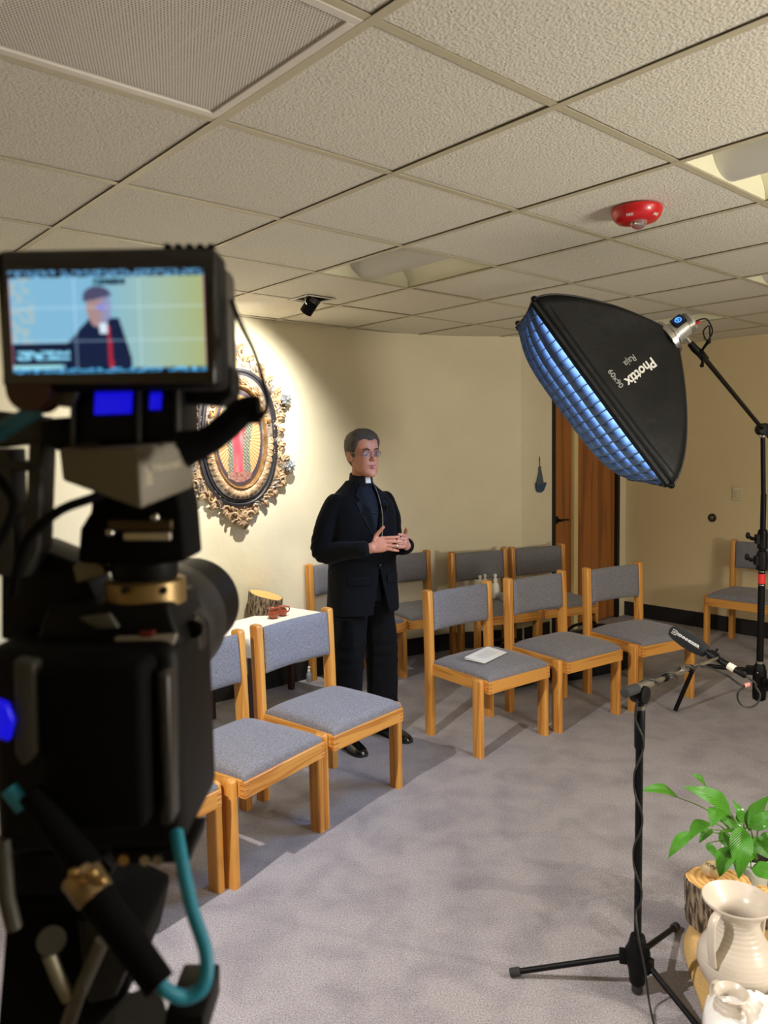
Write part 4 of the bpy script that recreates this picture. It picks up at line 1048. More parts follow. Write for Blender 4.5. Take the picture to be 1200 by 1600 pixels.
# cable
bw_ = lambda v: Vector((MX, MY, 0)) + v
loop = [tail, tail - md_ * .02 + Vector((.01, 0, -.01))]
lc = at(1170, 1088, 2.40); axr = R2; rl = .036
loop += [lc + (R2 * math.cos(q) + Vector((0, 0, 1)) * math.sin(q)) * rl for q in (.9, .2, -.6, -1.4, -2.2, -3.0, -3.7, -4.4)]
loop += [lc + Vector((-.03, 0, .04)), at(1130, 1052, 2.42), at(1095, 1040, 2.36)]
for k in range(14):
    f_ = .62 - k / 13 * .60; q = k * 1.25; p = bc.lerp(bfront, f_); loop.append(bw_(p + (sd_ * math.cos(q) + Vector((0, 0, 1)) * math.sin(q)) * .014))
loop += [bw_(Vector((-.014, -.02, ZT - .02))), bw_(Vector((-.018, -.016, ZT - .07)))]
for k in range(22):
    z_ = ZT - .10 - k / 21 * (ZT - .35); q = -2.2 + 1.1 * math.sin(k * .75); rr = .0155 if z_ > ZT - .17 else .0135; loop.append(bw_(Vector((rr * math.cos(q), rr * math.sin(q), z_))))
loop += [bw_(Vector((-.012, -.040, .20))), bw_(Vector((.005, -.052, .10))), onz(1015, 1570, .02), onz(1028, 1620, .008), onz(1060, 1700, .006)]
mb = MB(); mb.tube(curve(loop, 5), .0032, 8); o = mb.build('microphone_cable', mat('cable_grey', (30, 29, 28), .5), smooth=60); tag(o, 'thin dark cable winding down the microphone stand', 'cable')
mb = MB(); p = lc + Vector((-.015, -.002, .036)); mb.tube([p, p + Vector((.016, 0, .004))], .0062, 10); o = mb.build('cable_tie', mat('pink_tape', (236, 150, 140), .6), smooth=40); tag(o, 'small pink tape tie on the looped microphone cable', 'cable tie')

# ------------------------------------------------------------------ still life in the right foreground corner
BURL = mat('burlap', (206, 170, 112), .95, 0, .15, noise_amt=.12, nscale=250, bump=.5, bscale=400, bdist=.002)
edge = [onz(1098, 1425, 0), onz(1082, 1442, 0), onz(1068, 1465, 0), onz(1069, 1492, 0), onz(1080, 1530, 0), onz(1094, 1570, 0), onz(1104, 1612, 0), onz(1120, 1700, 0)]
E2 = curve(edge, 6); vs = []; NT = 26
for k, e in enumerate(E2):
    for j in range(NT + 1):
        t = (j / NT) ** 1.6 * .75; p = e + Vector((.97, .18, 0)) * t
        zz = .030 * (1 - math.exp(-t / .012)) + .006 * math.sin(t * 60 + k * .35) * math.exp(-t / .12) * min(1, t / .02) + .004 * noise.noise(Vector((p.x * 14, p.y * 14, 0)))
        vs.append((p.x, p.y, max(.0015, zz) if j else .0))
W = NT + 1
mb = MB(); mb.add(vs, [(j * W + i, j * W + i + 1, (j + 1) * W + i + 1, (j + 1) * W + i) for j in range(len(E2) - 1) for i in range(NT)])
o = mb.build('burlap_cloth', BURL, smooth=60); tag(o, 'tan burlap cloth spread on the carpet under the jug', 'cloth')
o.modifiers.new('s', 'SOLIDIFY').thickness = .002
LZ = .034
lp = Vector((1.068, 2.375, LZ)); log('sawn_log', 'large sawn log with dark bark beside the big white jug', lp, .099, .150, (0, 0), 9, .2, lean=(-.012, -.005))
lq = onz(1150, 1372, .10); log('sawn_log', 'small sawn log half hidden between the jug and the plant', (1.205, 2.372, LZ), .031, .11, (0, 0), 5)
# painted stone on the log
sp = onz(1113, 1366, LZ + .16); stn = thing('word_stone', 'tan pebble lettered HOPE lying on the large log', 'stone', (sp.x, sp.y, LZ + .152))
mb = MB(); mb.ball((0, 0, .026), .030, 28, 16, (1.25, 1.0, .86)); mb.build('pebble', mat('pebble', (196, 172, 128), .7, noise_amt=.15, nscale=60, bump=.2, bscale=90), stn, smooth=60)
vs, fs = text_mesh('HOPE', .017, .0002, .0003); tv = (CAM - sp).normalized()
def onball(vs, cx, cy, rz):
    out = []; c_, s_ = math.cos(rz), math.sin(rz); fw = Vector((0, -.62, .78)).normalized(); rx_ = Vector((1, 0, 0)); ux_ = fw.cross(rx_)
    for v in vs:
        x, y = v.x * c_ - v.y * s_ + cx, v.x * s_ + v.y * c_ + cy
        d_ = (fw * 1 + rx_ * (x / .031) - ux_ * (-y / .031)).normalized(); out.append(Vector((d_.x * .0375 * 1.01, d_.y * .030 * 1.02, .026 + d_.z * .0258 * 1.025)))
    return out
mb = MB(); mb.add(onball(vs, -.014, .004, -.9), fs); mb.build('lettering', mat('ink_dark', (60, 52, 44), .7), stn, fix=False)

jl0 = onz(1152, 1405, .30)
GLZ = mat('white_glaze', (214, 202, 186), .32, 0, .5, coat=.25, noise_amt=.04, nscale=8)
def jug(name, label, loc, s, rz, prof_, handles, cat='jug'):
    t = thing(name, label, cat, loc, rz)
    outer = []
    P2 = curve([Vector((r_, z_, 0)) for r_, z_ in prof_], 7)
    for q in P2: outer.append(((q.x + .0010 * math.sin(q.y * 520)) * s, q.y * s))
    inner = [((max(.004, q.x - .007)) * s, (q.y) * s) for q in P2 if q.y > .02]
    prof2 = [(.001, 0)] + outer + [((P2[-1].x - .003) * s, (P2[-1].y + .004) * s)] + inner[::-1] + [(.001, .02 * s)]
    mb = MB(); mb.lathe(prof2, 72); mb.build('body', GLZ, t, smooth=60)
    for (ha, hp) in handles:
        mb = MB(); pts = curve([Vector((r_ * math.cos(ha), r_ * math.sin(ha), z_)) * s for r_, z_ in hp], 6); rs = []
        tdir = Vector((-math.sin(ha), math.cos(ha), 0))
        for k, p in enumerate(pts):
            tg = (pts[min(k + 1, len(pts) - 1)] - pts[max(0, k - 1)]).normalized(); nn_ = tdir.cross(tg)
            rs.append([p + (tdir * .0125 * math.cos(q) + nn_ * .0055 * math.sin(q)) * s for q in [2 * PI * i / 14 for i in range(14)]])
        mb.rings(rs); mb.build('handle', GLZ, t, smooth=60)
    return t
JUGX, JUGY = jl0.x + .004, jl0.y + .005
JP = [(.060, .0), (.078, .012), (.098, .045), (.106, .080), (.099, .115), (.078, .150), (.063, .180), (.058, .205), (.066, .228), (.086, .250), (.097, .262)]
HP = [(.083, .252), (.104, .246), (.118, .225), (.120, .19), (.118, .15), (.110, .105)]
jl = onz(1152, 1405, .30)
jug('white_jug', 'big white glazed two handled jug standing on the burlap', (jl.x + .004, jl.y + .005, LZ), 1.0, 0, JP, [(math.radians(212), HP), (math.radians(32), HP)])
CP = [(.030, 0), (.042, .008), (.047, .04), (.045, .07), (.038, .088), (.039, .100), (.046, .110)]
CH = [(.043, .105), (.060, .100), (.067, .080), (.062, .050), (.047, .03)]
cl_ = onz(1143, 1546, .155)
jug('small_white_cup', 'small white two handled cup wrapped in the white cloth', (cl_.x, cl_.y, .040), .96, 0, CP, [(math.radians(290), CH), (math.radians(110), CH)], 'cup')
# rumpled white cloth
WC = mat('cotton_white', (240, 238, 234), .9)
def clothpatch(name, label, edge_px, z_, dirv, length, seed, amp=.02, rise=.02):
    E3 = curve([onz(x, y, z_) for x, y in edge_px], 8); vs = []; NT = 30
    for k, e in enumerate(E3):
        for j in range(NT + 1):
            t = j / NT * length; p = e + Vector(dirv) * t
            r_ = noise.noise(Vector((p.x * 11 + seed, p.y * 11, seed))) ; r2_ = abs(noise.noise(Vector((p.x * 24, p.y * 24 + seed, 1))))
            zz = z_ * .0 + .036 + rise * (1 - math.exp(-t / .02)) + amp * (r_ + .35) + amp * .6 * (1 - r2_ * 2)
            if (p.x - JUGX) ** 2 + (p.y - JUGY) ** 2 < .115 ** 2: zz = .0335
            if j == 0: zz = .034
            vs.append((p.x, p.y, max(.033, zz)))
    W = NT + 1; mb = MB(); mb.add(vs, [(a * W + b, a * W + b + 1, (a + 1) * W + b + 1, (a + 1) * W + b) for a in range(len(E3) - 1) for b in range(NT)])
    o = mb.build(name, WC, smooth=70); tag(o, label, 'cloth'); o.modifiers.new('s', 'SOLIDIFY').thickness = .0015; return o
clothpatch('white_cloth', 'rumpled white cloth around the small cup in the lower right corner', [(1240, 1492), (1205, 1500), (1170, 1508), (1140, 1526), (1114, 1548), (1098, 1572), (1098, 1610), (1110, 1680)], .05, (.75, -.45, 0), .34, 4.2, .018, .060)

# peace lily
pp = onz(1160, 1343, .17); POT = Vector((pp.x + .045, pp.y + .055, 0))
pl = thing('potted_peace_lily', 'green leafy peace lily in a pale pot behind the logs and jug', 'plant', (POT.x, POT.y, .036))
def pr_(p): return Vector((p[0] - POT.x, p[1] - POT.y, p[2] - .036))
mb = MB(); mb.lathe([(.001, 0), (.055, 0), (.058, .004), (.076, .118), (.084, .121), (.084, .134), (.078, .134), (.074, .11)], 40); mb.build('pot', mat('pot_pale', (206, 214, 208), .35), pl, smooth=40)
mb = MB(); mb.lathe([(.001, .112), (.04, .116), (.0745, .110)], 30); mb.build('soil', mat('soil', (44, 32, 24), .95, bump=1, bscale=80, bdist=.01), pl, smooth=60)
def leafmat():
    M = mat('leaf_green', (76, 150, 30), .38, 0, .5, coat=.2); nt = M.node_tree; b_ = nt.nodes['Principled BSDF']
    uv = nt.nodes.new('ShaderNodeUVMap'); sx = nt.nodes.new('ShaderNodeSeparateXYZ'); nt.links.new(uv.outputs[0], sx.inputs[0])
    ab = nt.nodes.new('ShaderNodeMath'); ab.operation = 'ABSOLUTE'; nt.links.new(sx.outputs[0], ab.inputs[0])
    m1 = nt.nodes.new('ShaderNodeMath'); m1.operation = 'MULTIPLY_ADD'; m1.inputs[1].default_value = -.30; nt.links.new(ab.outputs[0], m1.inputs[0]); nt.links.new(sx.outputs[1], m1.inputs[2])
    m2 = nt.nodes.new('ShaderNodeMath'); m2.operation = 'MULTIPLY'; m2.inputs[1].default_value = 105; nt.links.new(m1.outputs[0], m2.inputs[0])
    sn = nt.nodes.new('ShaderNodeMath'); sn.operation = 'SINE'; nt.links.new(m2.outputs[0], sn.inputs[0])
    r_ = nt.nodes.new('ShaderNodeValToRGB'); r_.color_ramp.elements[0].position = .35; r_.color_ramp.elements[1].position = 1.0
    r_.color_ramp.elements[0].color = lin((54, 122, 18)); r_.color_ramp.elements[1].color = lin((92, 156, 38))
    nt.links.new(sn.outputs[0], r_.inputs[0]); nt.links.new(r_.outputs[0], b_.inputs['Base Color'])
    bp_n = nt.nodes.new('ShaderNodeBump'); bp_n.inputs['Strength'].default_value = .4; bp_n.inputs['Distance'].default_value = .001
    nt.links.new(sn.outputs[0], bp_n.inputs['Height']); nt.links.new(bp_n.outputs[0], b_.inputs['Normal'])
    return M
LEAF = leafmat(); STEM = mat('stem_green', (96, 128, 50), .5)
LEAFD = LEAF
def leaf(bpx, tpx, wpx, Yb, Yt, bend=.10, roll=0.0, fold=.25):
    B = at(bpx[0], bpx[1], Yb); T = at(tpx[0], tpx[1], Yt); D = T - B; L_ = D.length; d_ = D.normalized()
    view = (CAM - (B + T) / 2).normalized(); nrm = (view * .75 + Vector((0, 0, .65))); nrm = (nrm - d_ * nrm.dot(d_)).normalized()
    nrm = Matrix.Rotation(roll, 3, d_) @ nrm; sd2 = d_.cross(nrm); hw = wpx / F * Yb * .5 * 1.38
    n_ = 16; vs = []; uvs = []
    for k in range(n_ + 1):
        t = k / n_; ww = hw * (math.sin(PI * t ** .78) ** .85 + .02 * (1 - t)) * (1 - .25 * t); c_ = B + D * t + nrm * (bend * L_ * math.sin(PI * t))
        for s_ in (-1, -.6, -.25, 0, .25, .6, 1):
            vs.append(pr_(c_ + sd2 * (s_ * ww) + nrm * (abs(s_) * ww * fold - .12 * ww * s_ * s_ + .05 * ww * math.sin(t * 17 + s_ * 2) * abs(s_)))); uvs.append((s_, t))
    fs = [(7 * k + i, 7 * k + i + 1, 7 * k + i + 8, 7 * k + i + 7) for k in range(n_) for i in range(6)]
    mb = MB(); mb.add(vs, fs); o = mb.build('leaf', LEAF, pl, fix=False, smooth=60)
    uvl = o.data.uv_layers.new(name='UVMap')
    for li, lp_ in enumerate(o.data.loops): uvl.data[li].uv = uvs[lp_.vertex_index]
    return B
LV = [((1060, 1246), (1000, 1236), 21, 2.42, 2.36, .12, .2), ((1141, 1269), (1067, 1229), 25, 2.40, 2.36, .14, -.2), ((1104, 1231), (1080, 1210), 17, 2.52, 2.50, .1, .3),
      ((1124, 1264), (1111, 1293), 21, 2.34, 2.28, .2, 0), ((1108, 1285), (1075, 1315), 19, 2.36, 2.30, .2, .2), ((1079, 1300), (1044, 1341), 16, 2.32, 2.28, .16, 0),
      ((1141, 1324), (1124, 1371), 23, 2.27, 2.22, .15, .1), ((1158, 1292), (1154, 1374), 28, 2.30, 2.22, .22, -.1), ((1170, 1298), (1202, 1243), 25, 2.40, 2.44, .1, -.5),
      ((1171, 1293), (1222, 1271), 20, 2.38, 2.36, .14, .3), ((1177, 1309), (1207, 1344), 22, 2.34, 2.28, .15, .2), ((1174, 1358), (1226, 1370), 24, 2.22, 2.18, .1, 0),
      ((1149, 1303), (1152, 1267), 12, 2.46, 2.50, .1, .7), ((1129, 1272), (1152, 1296), 13, 2.46, 2.42, .15, .4), ((1165, 1312), (1120, 1304), 12, 2.46, 2.40, .15, .5),
      ((1104, 1318), (1122, 1343), 11, 2.44, 2.40, .1, 0), ((1128, 1300), (1140, 1328), 14, 2.40, 2.36, .15, .3), ((1136, 1286), (1118, 1282), 11, 2.46, 2.46, .12, .4), ((1146, 1318), (1168, 1306), 12, 2.44, 2.42, .12, .5),
      ((1162, 1286), (1144, 1250), 14, 2.48, 2.50, .1, .2), ((1112, 1296), (1092, 1318), 12, 2.38, 2.34, .15, .1), ((1186, 1290), (1206, 1266), 15, 2.46, 2.50, .12, -.3), ((1190, 1318), (1212, 1300), 16, 2.44, 2.44, .1, .2), ((1178, 1330), (1165, 1352), 14, 2.42, 2.38, .1, .2)]
for k, (b_, t_, w_, yb, yt, bd_, ro) in enumerate(LV):
    Bp = leaf(b_, t_, w_, yb, yt, bd_, ro); root_ = Vector((POT.x + .03 * math.cos(k * 2.4), POT.y + .03 * math.sin(k * 2.4), .148)); mid = root_.lerp(Bp, .55) + Vector((0, 0, .035))
    mb = MB(); mb.tube([pr_(q) for q in curve([root_, mid, Bp], 7)], [.0030 - .0014 * i / 14 for i in range(15)], 7); mb.build('stem', STEM, pl, smooth=60)
for k in range(5):
    q = k * 1.3; root_ = Vector((.02 * math.cos(q), .02 * math.sin(q), .113)); mb = MB(); mb.tube(curve([root_, root_ + Vector((.03 * math.cos(q), .03 * math.sin(q), .07)), root_ + Vector((.07 * math.cos(q), .07 * math.sin(q), .11))], 5), .0022, 6); mb.build('stem', STEM, pl, smooth=60)

# ------------------------------------------------------------------ the standing man
MPOS = Vector((-.122, 4.115, 0)); MA = math.radians(36)
man = thing('person', 'standing man in a black suit and clerical collar with hands clasped at his chest', 'person', MPOS, MA); man.scale = (.925, .965, .978)
HY = math.radians(-4)       # head turned a little further
def V(*a): return Vector(a)
def ell(cx, cy, z, rx, ry, n=28, e=2.2, tilt=0):
    out = []
    for k in range(n):
        t = 2 * PI * k / n; c_, s_ = math.cos(t), math.sin(t)
        x, y = rx * math.copysign(abs(c_) ** (2 / e), c_), ry * math.copysign(abs(s_) ** (2 / e), s_); out.append((cx + x, cy + y, z + tilt * y))
    return out
def limb(mb, pts, rad, seg=18, n=6, flat=1):
    P2 = curve(pts, n); R_ = []
    for i in range(len(P2)):
        f_ = i / n; a_ = int(min(f_, len(rad) - 1)); b_ = min(a_ + 1, len(rad) - 1); R_.append(rad[a_] + (rad[b_] - rad[a_]) * (f_ - a_))
    mb.tube(P2, R_, seg); mb.ball(P2[0], R_[0] * .99, 14, 8); mb.ball(P2[-1], R_[-1] * .99, 14, 8)
SHR, SHL = V(-.168, .01, 1.340), V(.168, .01, 1.340)
ELR, WRR = V(-.245, .045, 1.080), V(-.145, -.215, 1.110)
ELL, WRL = V(.250, .035, 1.085), V(.150, -.225, 1.100)
body = MB()
# trunk and legs (slim under the clothes)
body.rings([ell(0, .0, z, rx, ry) for z, rx, ry in ((.84, .13, .09), (.95, .15, .10), (1.1, .15, .10), (1.25, .17, .105), (1.32, .14, .085), (1.37, .09, .065), (1.43, .060, .060))])
for s in (-1, 1): limb(body, [V(s * .08, 0, .90), V(s * .11, -.012, .50), V(s * .14, .02, .10)], [.080, .055, .040])
# neck
body.tube([V(0, .005, 1.40), V(0, -.012, 1.47), V(0, -.018, 1.53)], [.060, .057, .058], 20)
# head slices
HO = V(0, -.025, 1.475); HS = 1.06
Rh = Matrix.Rotation(HY, 3, 'Z')
HT = [(.000, .020, -.092, -.050), (.008, .034, -.096, -.025), (.022, .046, -.096, .005), (.040, .056, -.094, .03), (.058, .061, -.093, .055), (.078, .065, -.092, .075), (.098, .069, -.091, .086), (.120, .0725, -.086, .094), (.138, .075, -.092, .098), (.160, .0765, -.090, .100), (.185, .0745, -.082, .094), (.205, .067, -.066, .080), (.220, .053, -.046, .060), (.230, .034, -.024, .035), (.235, .012, -.005, .015)]
def hslice(z):
    for a_, b_ in zip(HT, HT[1:]):
        if a_[0] <= z <= b_[0]:
            f_ = (z - a_[0]) / (b_[0] - a_[0]); return [a_[i] + (b_[i] - a_[i]) * f_ for i in range(4)]
    return HT[-1]
def head_pt(z, t, off=0):
    _, hw, fy, by = hslice(z); c_, s_ = math.cos(t), math.sin(t)
    cy = (fy + by) / 2; hy = (by - fy) / 2
    e = 2.3; x = (hw + off) * math.copysign(abs(c_) ** (2 / e), c_); y = cy + (hy + off) * math.copysign(abs(s_) ** (2 / e), s_)
    if s_ < 0:   # face relief
        g = lambda x0, z0, sx_, sz_, a_: a_ * math.exp(-((abs(x) - x0) / sx_) ** 2 - ((z - z0) / sz_) ** 2)
        y += g(.031, .119, .016, .013, .012) - g(.0, .135, .05, .010, .004) - g(.038, .088, .020, .016, .005) - g(0, .053, .028, .014, .006) + g(0, .036, .026, .006, .004) - g(0, .010, .024, .014, .008)
        y -= g(.055, .03, .02, .03, .004)
    p = Rh @ Vector((x, y, z)); return HO + p * HS
zs = [0, .004, .010, .018, .028, .04, .05, .06, .07, .08, .09, .10, .11, .12, .13, .14, .15, .162, .175, .19, .203, .214, .223, .23, .2345]
body.rings([[head_pt(z, 2 * PI * k / 48) for k in range(48)] for z in zs])
def hp(x, y, z): return HO + (Rh @ Vector((x, y, z))) * HS
# nose, ears
nrs = []
for f_ in [0, .2, .4, .6, .8, .93, 1]:
    z = .132 - .046 * f_; w_ = .0055 + .0085 * f_ ** 2; pz = -.088 - .026 * f_ ** 1.1
    if f_ == 1: z = .083; pz = -.100; w_ = .012
    nrs.append([hp(-w_, -.083, z), hp(-w_ * .6, (pz - .083) / 2 - .004, z), hp(0, pz, z), hp(w_ * .6, (pz - .083) / 2 - .004, z), hp(w_, -.083, z), hp(0, -.07, z)])
body.rings(nrs); body.ball(hp(0, -.108, .092), .0105, 12, 8)
for s in (-1, 1):
    body.ball(hp(s * .010, -.098, .087), .0075, 10, 6)
    rs = []
    for k in range(9):
        q = -PI / 2 + PI * k / 8; z = .108 + .031 * math.sin(q); w_ = .016 * math.cos(q) + .003
        rs.append([hp(s * (.071 + a_), .010 + b_ * w_ + .006 * math.sin(q), z) for a_, b_ in ((-.004, -1), (.006, -.9), (.013, 0.4), (.013, 1), (.006, 1.1), (-.004, .6))])
    body.rings(rs)
# hands
def hand(mb, W_, K, side, tips, thumb, palm_n):
    # W_ wrist, K centre of knuckles; knuckle line from index (top) to little (bottom)
    ax = (K - W_).normalized(); upk = V(0, 0, 1); upk = (upk - ax * upk.dot(ax)).normalized(); nn_ = ax.cross(upk)
    rs = []
    for f_, hh, th in ((-.25, .027, .021), (0, .028, .020), (.25, .034, .017), (.6, .041, .0155), (.9, .042, .0135), (1.05, .039, .011)):
        c_ = W_ + (K - W_) * f_; rs.append([c_ + upk * hh * math.cos(q) + nn_ * th * math.sin(q) for q in [2 * PI * i / 16 for i in range(16)]])
    mb.rings(rs)
    for i, tp in enumerate(tips):
        base = K + upk * (.030 - .020 * i) - ax * .006; r_ = (.0095, .0098, .0094, .0082)[i]
        mid = base.lerp(tp, .5) + palm_n * (-.011)
        limb(mb, [base, mid, tp], [r_, r_ * .93, r_ * .74], 10, 4)
    tb_ = W_ + (K - W_) * .35 + upk * .028; tm_ = W_ + (K - W_) * .62 + upk * .052 + palm_n * .006
    limb(mb, [tb_, tm_, thumb], [.0135, .0115, .0085], 10, 4)
# right hand (image left): fingers reach towards image right
WR = V(-.110, -.245, 1.114); KR = V(-.050, -.288, 1.138)
limb(body, [SHR, V(-.22, .02, 1.23), ELR, WR], [.05, .045, .038, .026])
hand(body, WR, KR, 1, [V(.008, -.332, 1.170), V(.019, -.338, 1.146), V(.015, -.340, 1.120), V(.000, -.336, 1.098)], V(-.064, -.292, 1.222), V(0, .8, 0))
WL = V(.135, -.242, 1.105); KL = V(.082, -.288, 1.140)
limb(body, [SHL, V(.22, .015, 1.23), ELL, WL], [.05, .045, .038, .026])
hand(body, WL, KL, -1, [V(.022, -.316, 1.180), V(.010, -.318, 1.158), V(.008, -.316, 1.132), V(.018, -.312, 1.110)], V(.098, -.290, 1.206), V(0, .8, 0))
bo_ = remesh(body, .0031, 'body', SKIN, man, smooth_it=1)
# eyes, brows, lips
EYEW = mat('eye_white', (220, 212, 204), .2); IRIS = mat('iris', (58, 42, 32), .15); LIP = mat('lip', (168, 92, 84), .45); BROW = mat('brow', (64, 50, 42), .8); MOUTH = mat('mouth_dark', (70, 26, 24), .6)
for s in (-1, 1):
    e_ = hp(s * .0305, -.0705, .118)
    mb = MB(); mb.ball(e_, .0118, 16, 10); mb.build('eye', EYEW, man, smooth=80)
    mb = MB(); mb.ball(e_ + (Rh @ V(.001, -.0105, 0)), .0048, 12, 8, (1, .5, 1)); mb.build('iris', IRIS, man, smooth=80)
    for zz, dy in ((.1262, -.0858), (.1105, -.0835)):
        mb = MB(); mb.tube([hp(s * .018, dy + .003, zz - .003), hp(s * .025, dy, zz), hp(s * .036, dy + .001, zz), hp(s * .044, dy + .008, zz - .003)], [.0018, .0035, .0035, .0015], 8); mb.build('eyelid', SKIN, man, smooth=80)
    mb = MB(); mb.tube([hp(s * .014, -.0945, .137), hp(s * .026, -.0955, .142), hp(s * .038, -.0905, .142), hp(s * .050, -.080, .136)], [.002, .0036, .0036, .0016], 8); mb.build('eyebrow', BROW, man, smooth=80)
mb = MB(); mb.tube([hp(-.024, -.090, .054), hp(-.010, -.0985, .0595), hp(0, -.099, .0575), hp(.010, -.0985, .0595), hp(.024, -.090, .054)], [.0012, .0034, .003, .0034, .0012], 8); mb.build('upper_lip', LIP, man, smooth=80)
mb = MB(); mb.tube([hp(-.022, -.089, .050), hp(-.009, -.097, .0445), hp(0, -.098, .0435), hp(.009, -.097, .0445), hp(.022, -.089, .050)], [.0012, .0040, .0044, .0040, .0012], 8); mb.build('lower_lip', LIP, man, smooth=80)
mb = MB(); mb.ball(hp(0, -.0955, .0515), .006, 12, 8, (2.4, .6, .75)); mb.build('mouth_opening', MOUTH, man, smooth=80)
# hair
def hairline(t):
    s_ = math.sin(t); c_ = abs(math.cos(t))
    if s_ < 0:
        a_ = -s_     # 1 straight ahead
        if c_ < .72: return .188 - .004 * math.cos(8 * t)
        return .188 - (c_ - .72) / .28 * .070 if c_ < .95 else .100
    return .118 - .085 * min(1, s_ * 1.6)
mb = MB(); vs = []; ntk = 72; zl = 26
for k in range(ntk):
    t = 2 * PI * k / ntk; z0_ = hairline(t)
    for j in range(zl + 1):
        f_ = j / zl; z = z0_ + (.2347 - z0_) * f_; off = .0015 + .0095 * min(1, f_ * 4) + .0025 * noise.noise(Vector((math.cos(t) * 6, math.sin(t) * 6, z * 60)))
        p = head_pt(z, t, off); p.z += (.006 + .006 * (1 if math.sin(t) < 0 else 0)) * min(1, f_ * 2) * (max(0, z - .15) / .085); vs.append(p)
W = zl + 1; mb.add(vs, [(k * W + j, ((k + 1) % ntk) * W + j, ((k + 1) % ntk) * W + j + 1, k * W + j + 1) for k in range(ntk) for j in range(zl)])
o = mb.build('hair', HAIR, man, smooth=80)
# glasses
WIRE = mat('wire_rim', (150, 140, 120), .3, .9); LENS = mat('lens_glass', (205, 212, 250), .12, 0, .12, trans=.96); LENS.node_tree.nodes['Principled BSDF'].inputs['IOR'].default_value = 1.10
def lensring(s):
    out = []
    for k in range(28):
        q = 2 * PI * k / 28; c_, s_ = math.cos(q), math.sin(q)
        out.append(hp(s * .031 + .0205 * math.copysign(abs(c_) ** .75, c_), -.108 + .010 * abs(s * .031 + .0205 * c_) / .05 * 1.1, .117 + .0145 * math.copysign(abs(s_) ** .75, s_)))
    return out
for s in (-1, 1):
    r_ = lensring(s); mb = MB(); mb.tube(r_, .0011, 6, closed=True); g = mb.build('glasses_rim', WIRE, man, smooth=60)
    mb = MB(); mb.add(r_, [list(range(28))]); mb.build('glasses_lens', LENS, g, fix=False)
    mb = MB(); mb.tube([hp(s * .0515, -.096, .120), hp(s * .072, -.080, .122), hp(s * .079, -.02, .122), hp(s * .078, .012, .116)], .0012, 6); mb.build('glasses_temple', WIRE, man, smooth=60)
mb = MB(); mb.tube([hp(-.0105, -.107, .121), hp(0, -.113, .123), hp(.0105, -.107, .121)], .0012, 6); mb.build('glasses_bridge', WIRE, man, smooth=60)
# jacket
def folds(amp, seed, fx=9, fz=5):
    return lambda c: amp * (noise.noise(Vector((c.x * fx + seed, c.y * fx, c.z * fz))) + .5 * noise.noise(Vector((c.x * 22, c.y * 22 + seed, c.z * 13))))
TS = [(.735, .222, .165, .000), (.80, .218, .160, 0), (.90, .210, .156, 0), (1.00, .205, .152, 0), (1.10, .208, .150, 0), (1.20, .215, .148, 0), (1.28, .214, .142, .002), (1.33, .200, .128, .006), (1.37, .172, .108, .012), (1.405, .126, .088, .016), (1.44, .088, .076, .018), (1.455, .074, .070, .016)]
jk = MB(); jk.rings([ell(0, cy, z, rx, ry, 40, 2.3) for z, rx, ry, cy in TS])
for (S_, M_, E_, W_, q) in ((SHR, V(-.222, .025, 1.225), ELR, WRR, -1), (SHL, V(.224, .02, 1.23), ELL, WRL, 1)):
    limb(jk, [S_ + V(0, 0, -.012), M_, E_, E_.lerp(W_, .5) + V(0, 0, -.006), W_], [.066, .066, .060, .052, .044], 22)
def jdisp(c):
    a_ = folds(.0055, 3)(c)
    # drag folds at the elbow
    for E_ in (ELR, ELL):
        d_ = (c - E_).length
        if d_ < .17: a_ += .0032 * math.sin((c.z * 1.2 + c.y * .8) * 110) * (1 - d_ / .17)
    return a_
jo = remesh(jk, .0062, 'jacket', SUIT, None, jdisp, 2)
# cut the front opening and the neck
bm = bmesh.new(); bm.from_mesh(jo.data)
def opening(c):
    if c.y > -.02: return c.z > 1.452
    if c.z > 1.13: return abs(c.x - .004) < .004 + .060 * min(1, (c.z - 1.13) / .24) and abs(c.x) < .2 and c.y < -.03
    if c.z < .98: return abs(c.x - .012) < .006 + .055 * ((.98 - c.z) / .25) and c.y < -.05
    return False
kill = [f for f in bm.faces if opening(f.calc_center_median())]
bmesh.ops.delete(bm, geom=kill, context='FACES'); bmesh.ops.delete(bm, geom=[f for f in bm.faces if f.calc_center_median().z < .7375], context='FACES')
bm.to_mesh(jo.data); bm.free(); jo.parent = man
sd = jo.modifiers.new('s', 'SOLIDIFY'); sd.thickness = .005; sd.offset = -1
def front_y(x, z, grow=0):
    for a_, b_ in zip(TS, TS[1:]):
        if a_[0] <= z <= b_[0]:
            f_ = (z - a_[0]) / (b_[0] - a_[0]); rx, ry, cy = [a_[i] + (b_[i] - a_[i]) * f_ for i in (1, 2, 3)]
            u_ = min(.98, abs(x) / rx); return cy - (ry + grow) * (1 - u_ ** 2.3) ** (1 / 2.3)
    return TS[-1][3] - TS[-1][2]
# shirt front under the jacket
mb = MB(); mb.rings([ell(0, cy, z, rx - .014, ry - (.014 if z < 1.4 else .004), 40, 2.3) for z, rx, ry, cy in TS if z > .95]); so = mb.build('shirt', SHIRT, man, smooth=60)
mb = MB()
for z in (1.36, 1.28, 1.20): mb.ball((0.0, front_y(0, z, -.012), z), .005, 10, 6, (1, .5, 1))
mb.build('shirt_buttons', BLKG, man, smooth=60, kind='stuff')
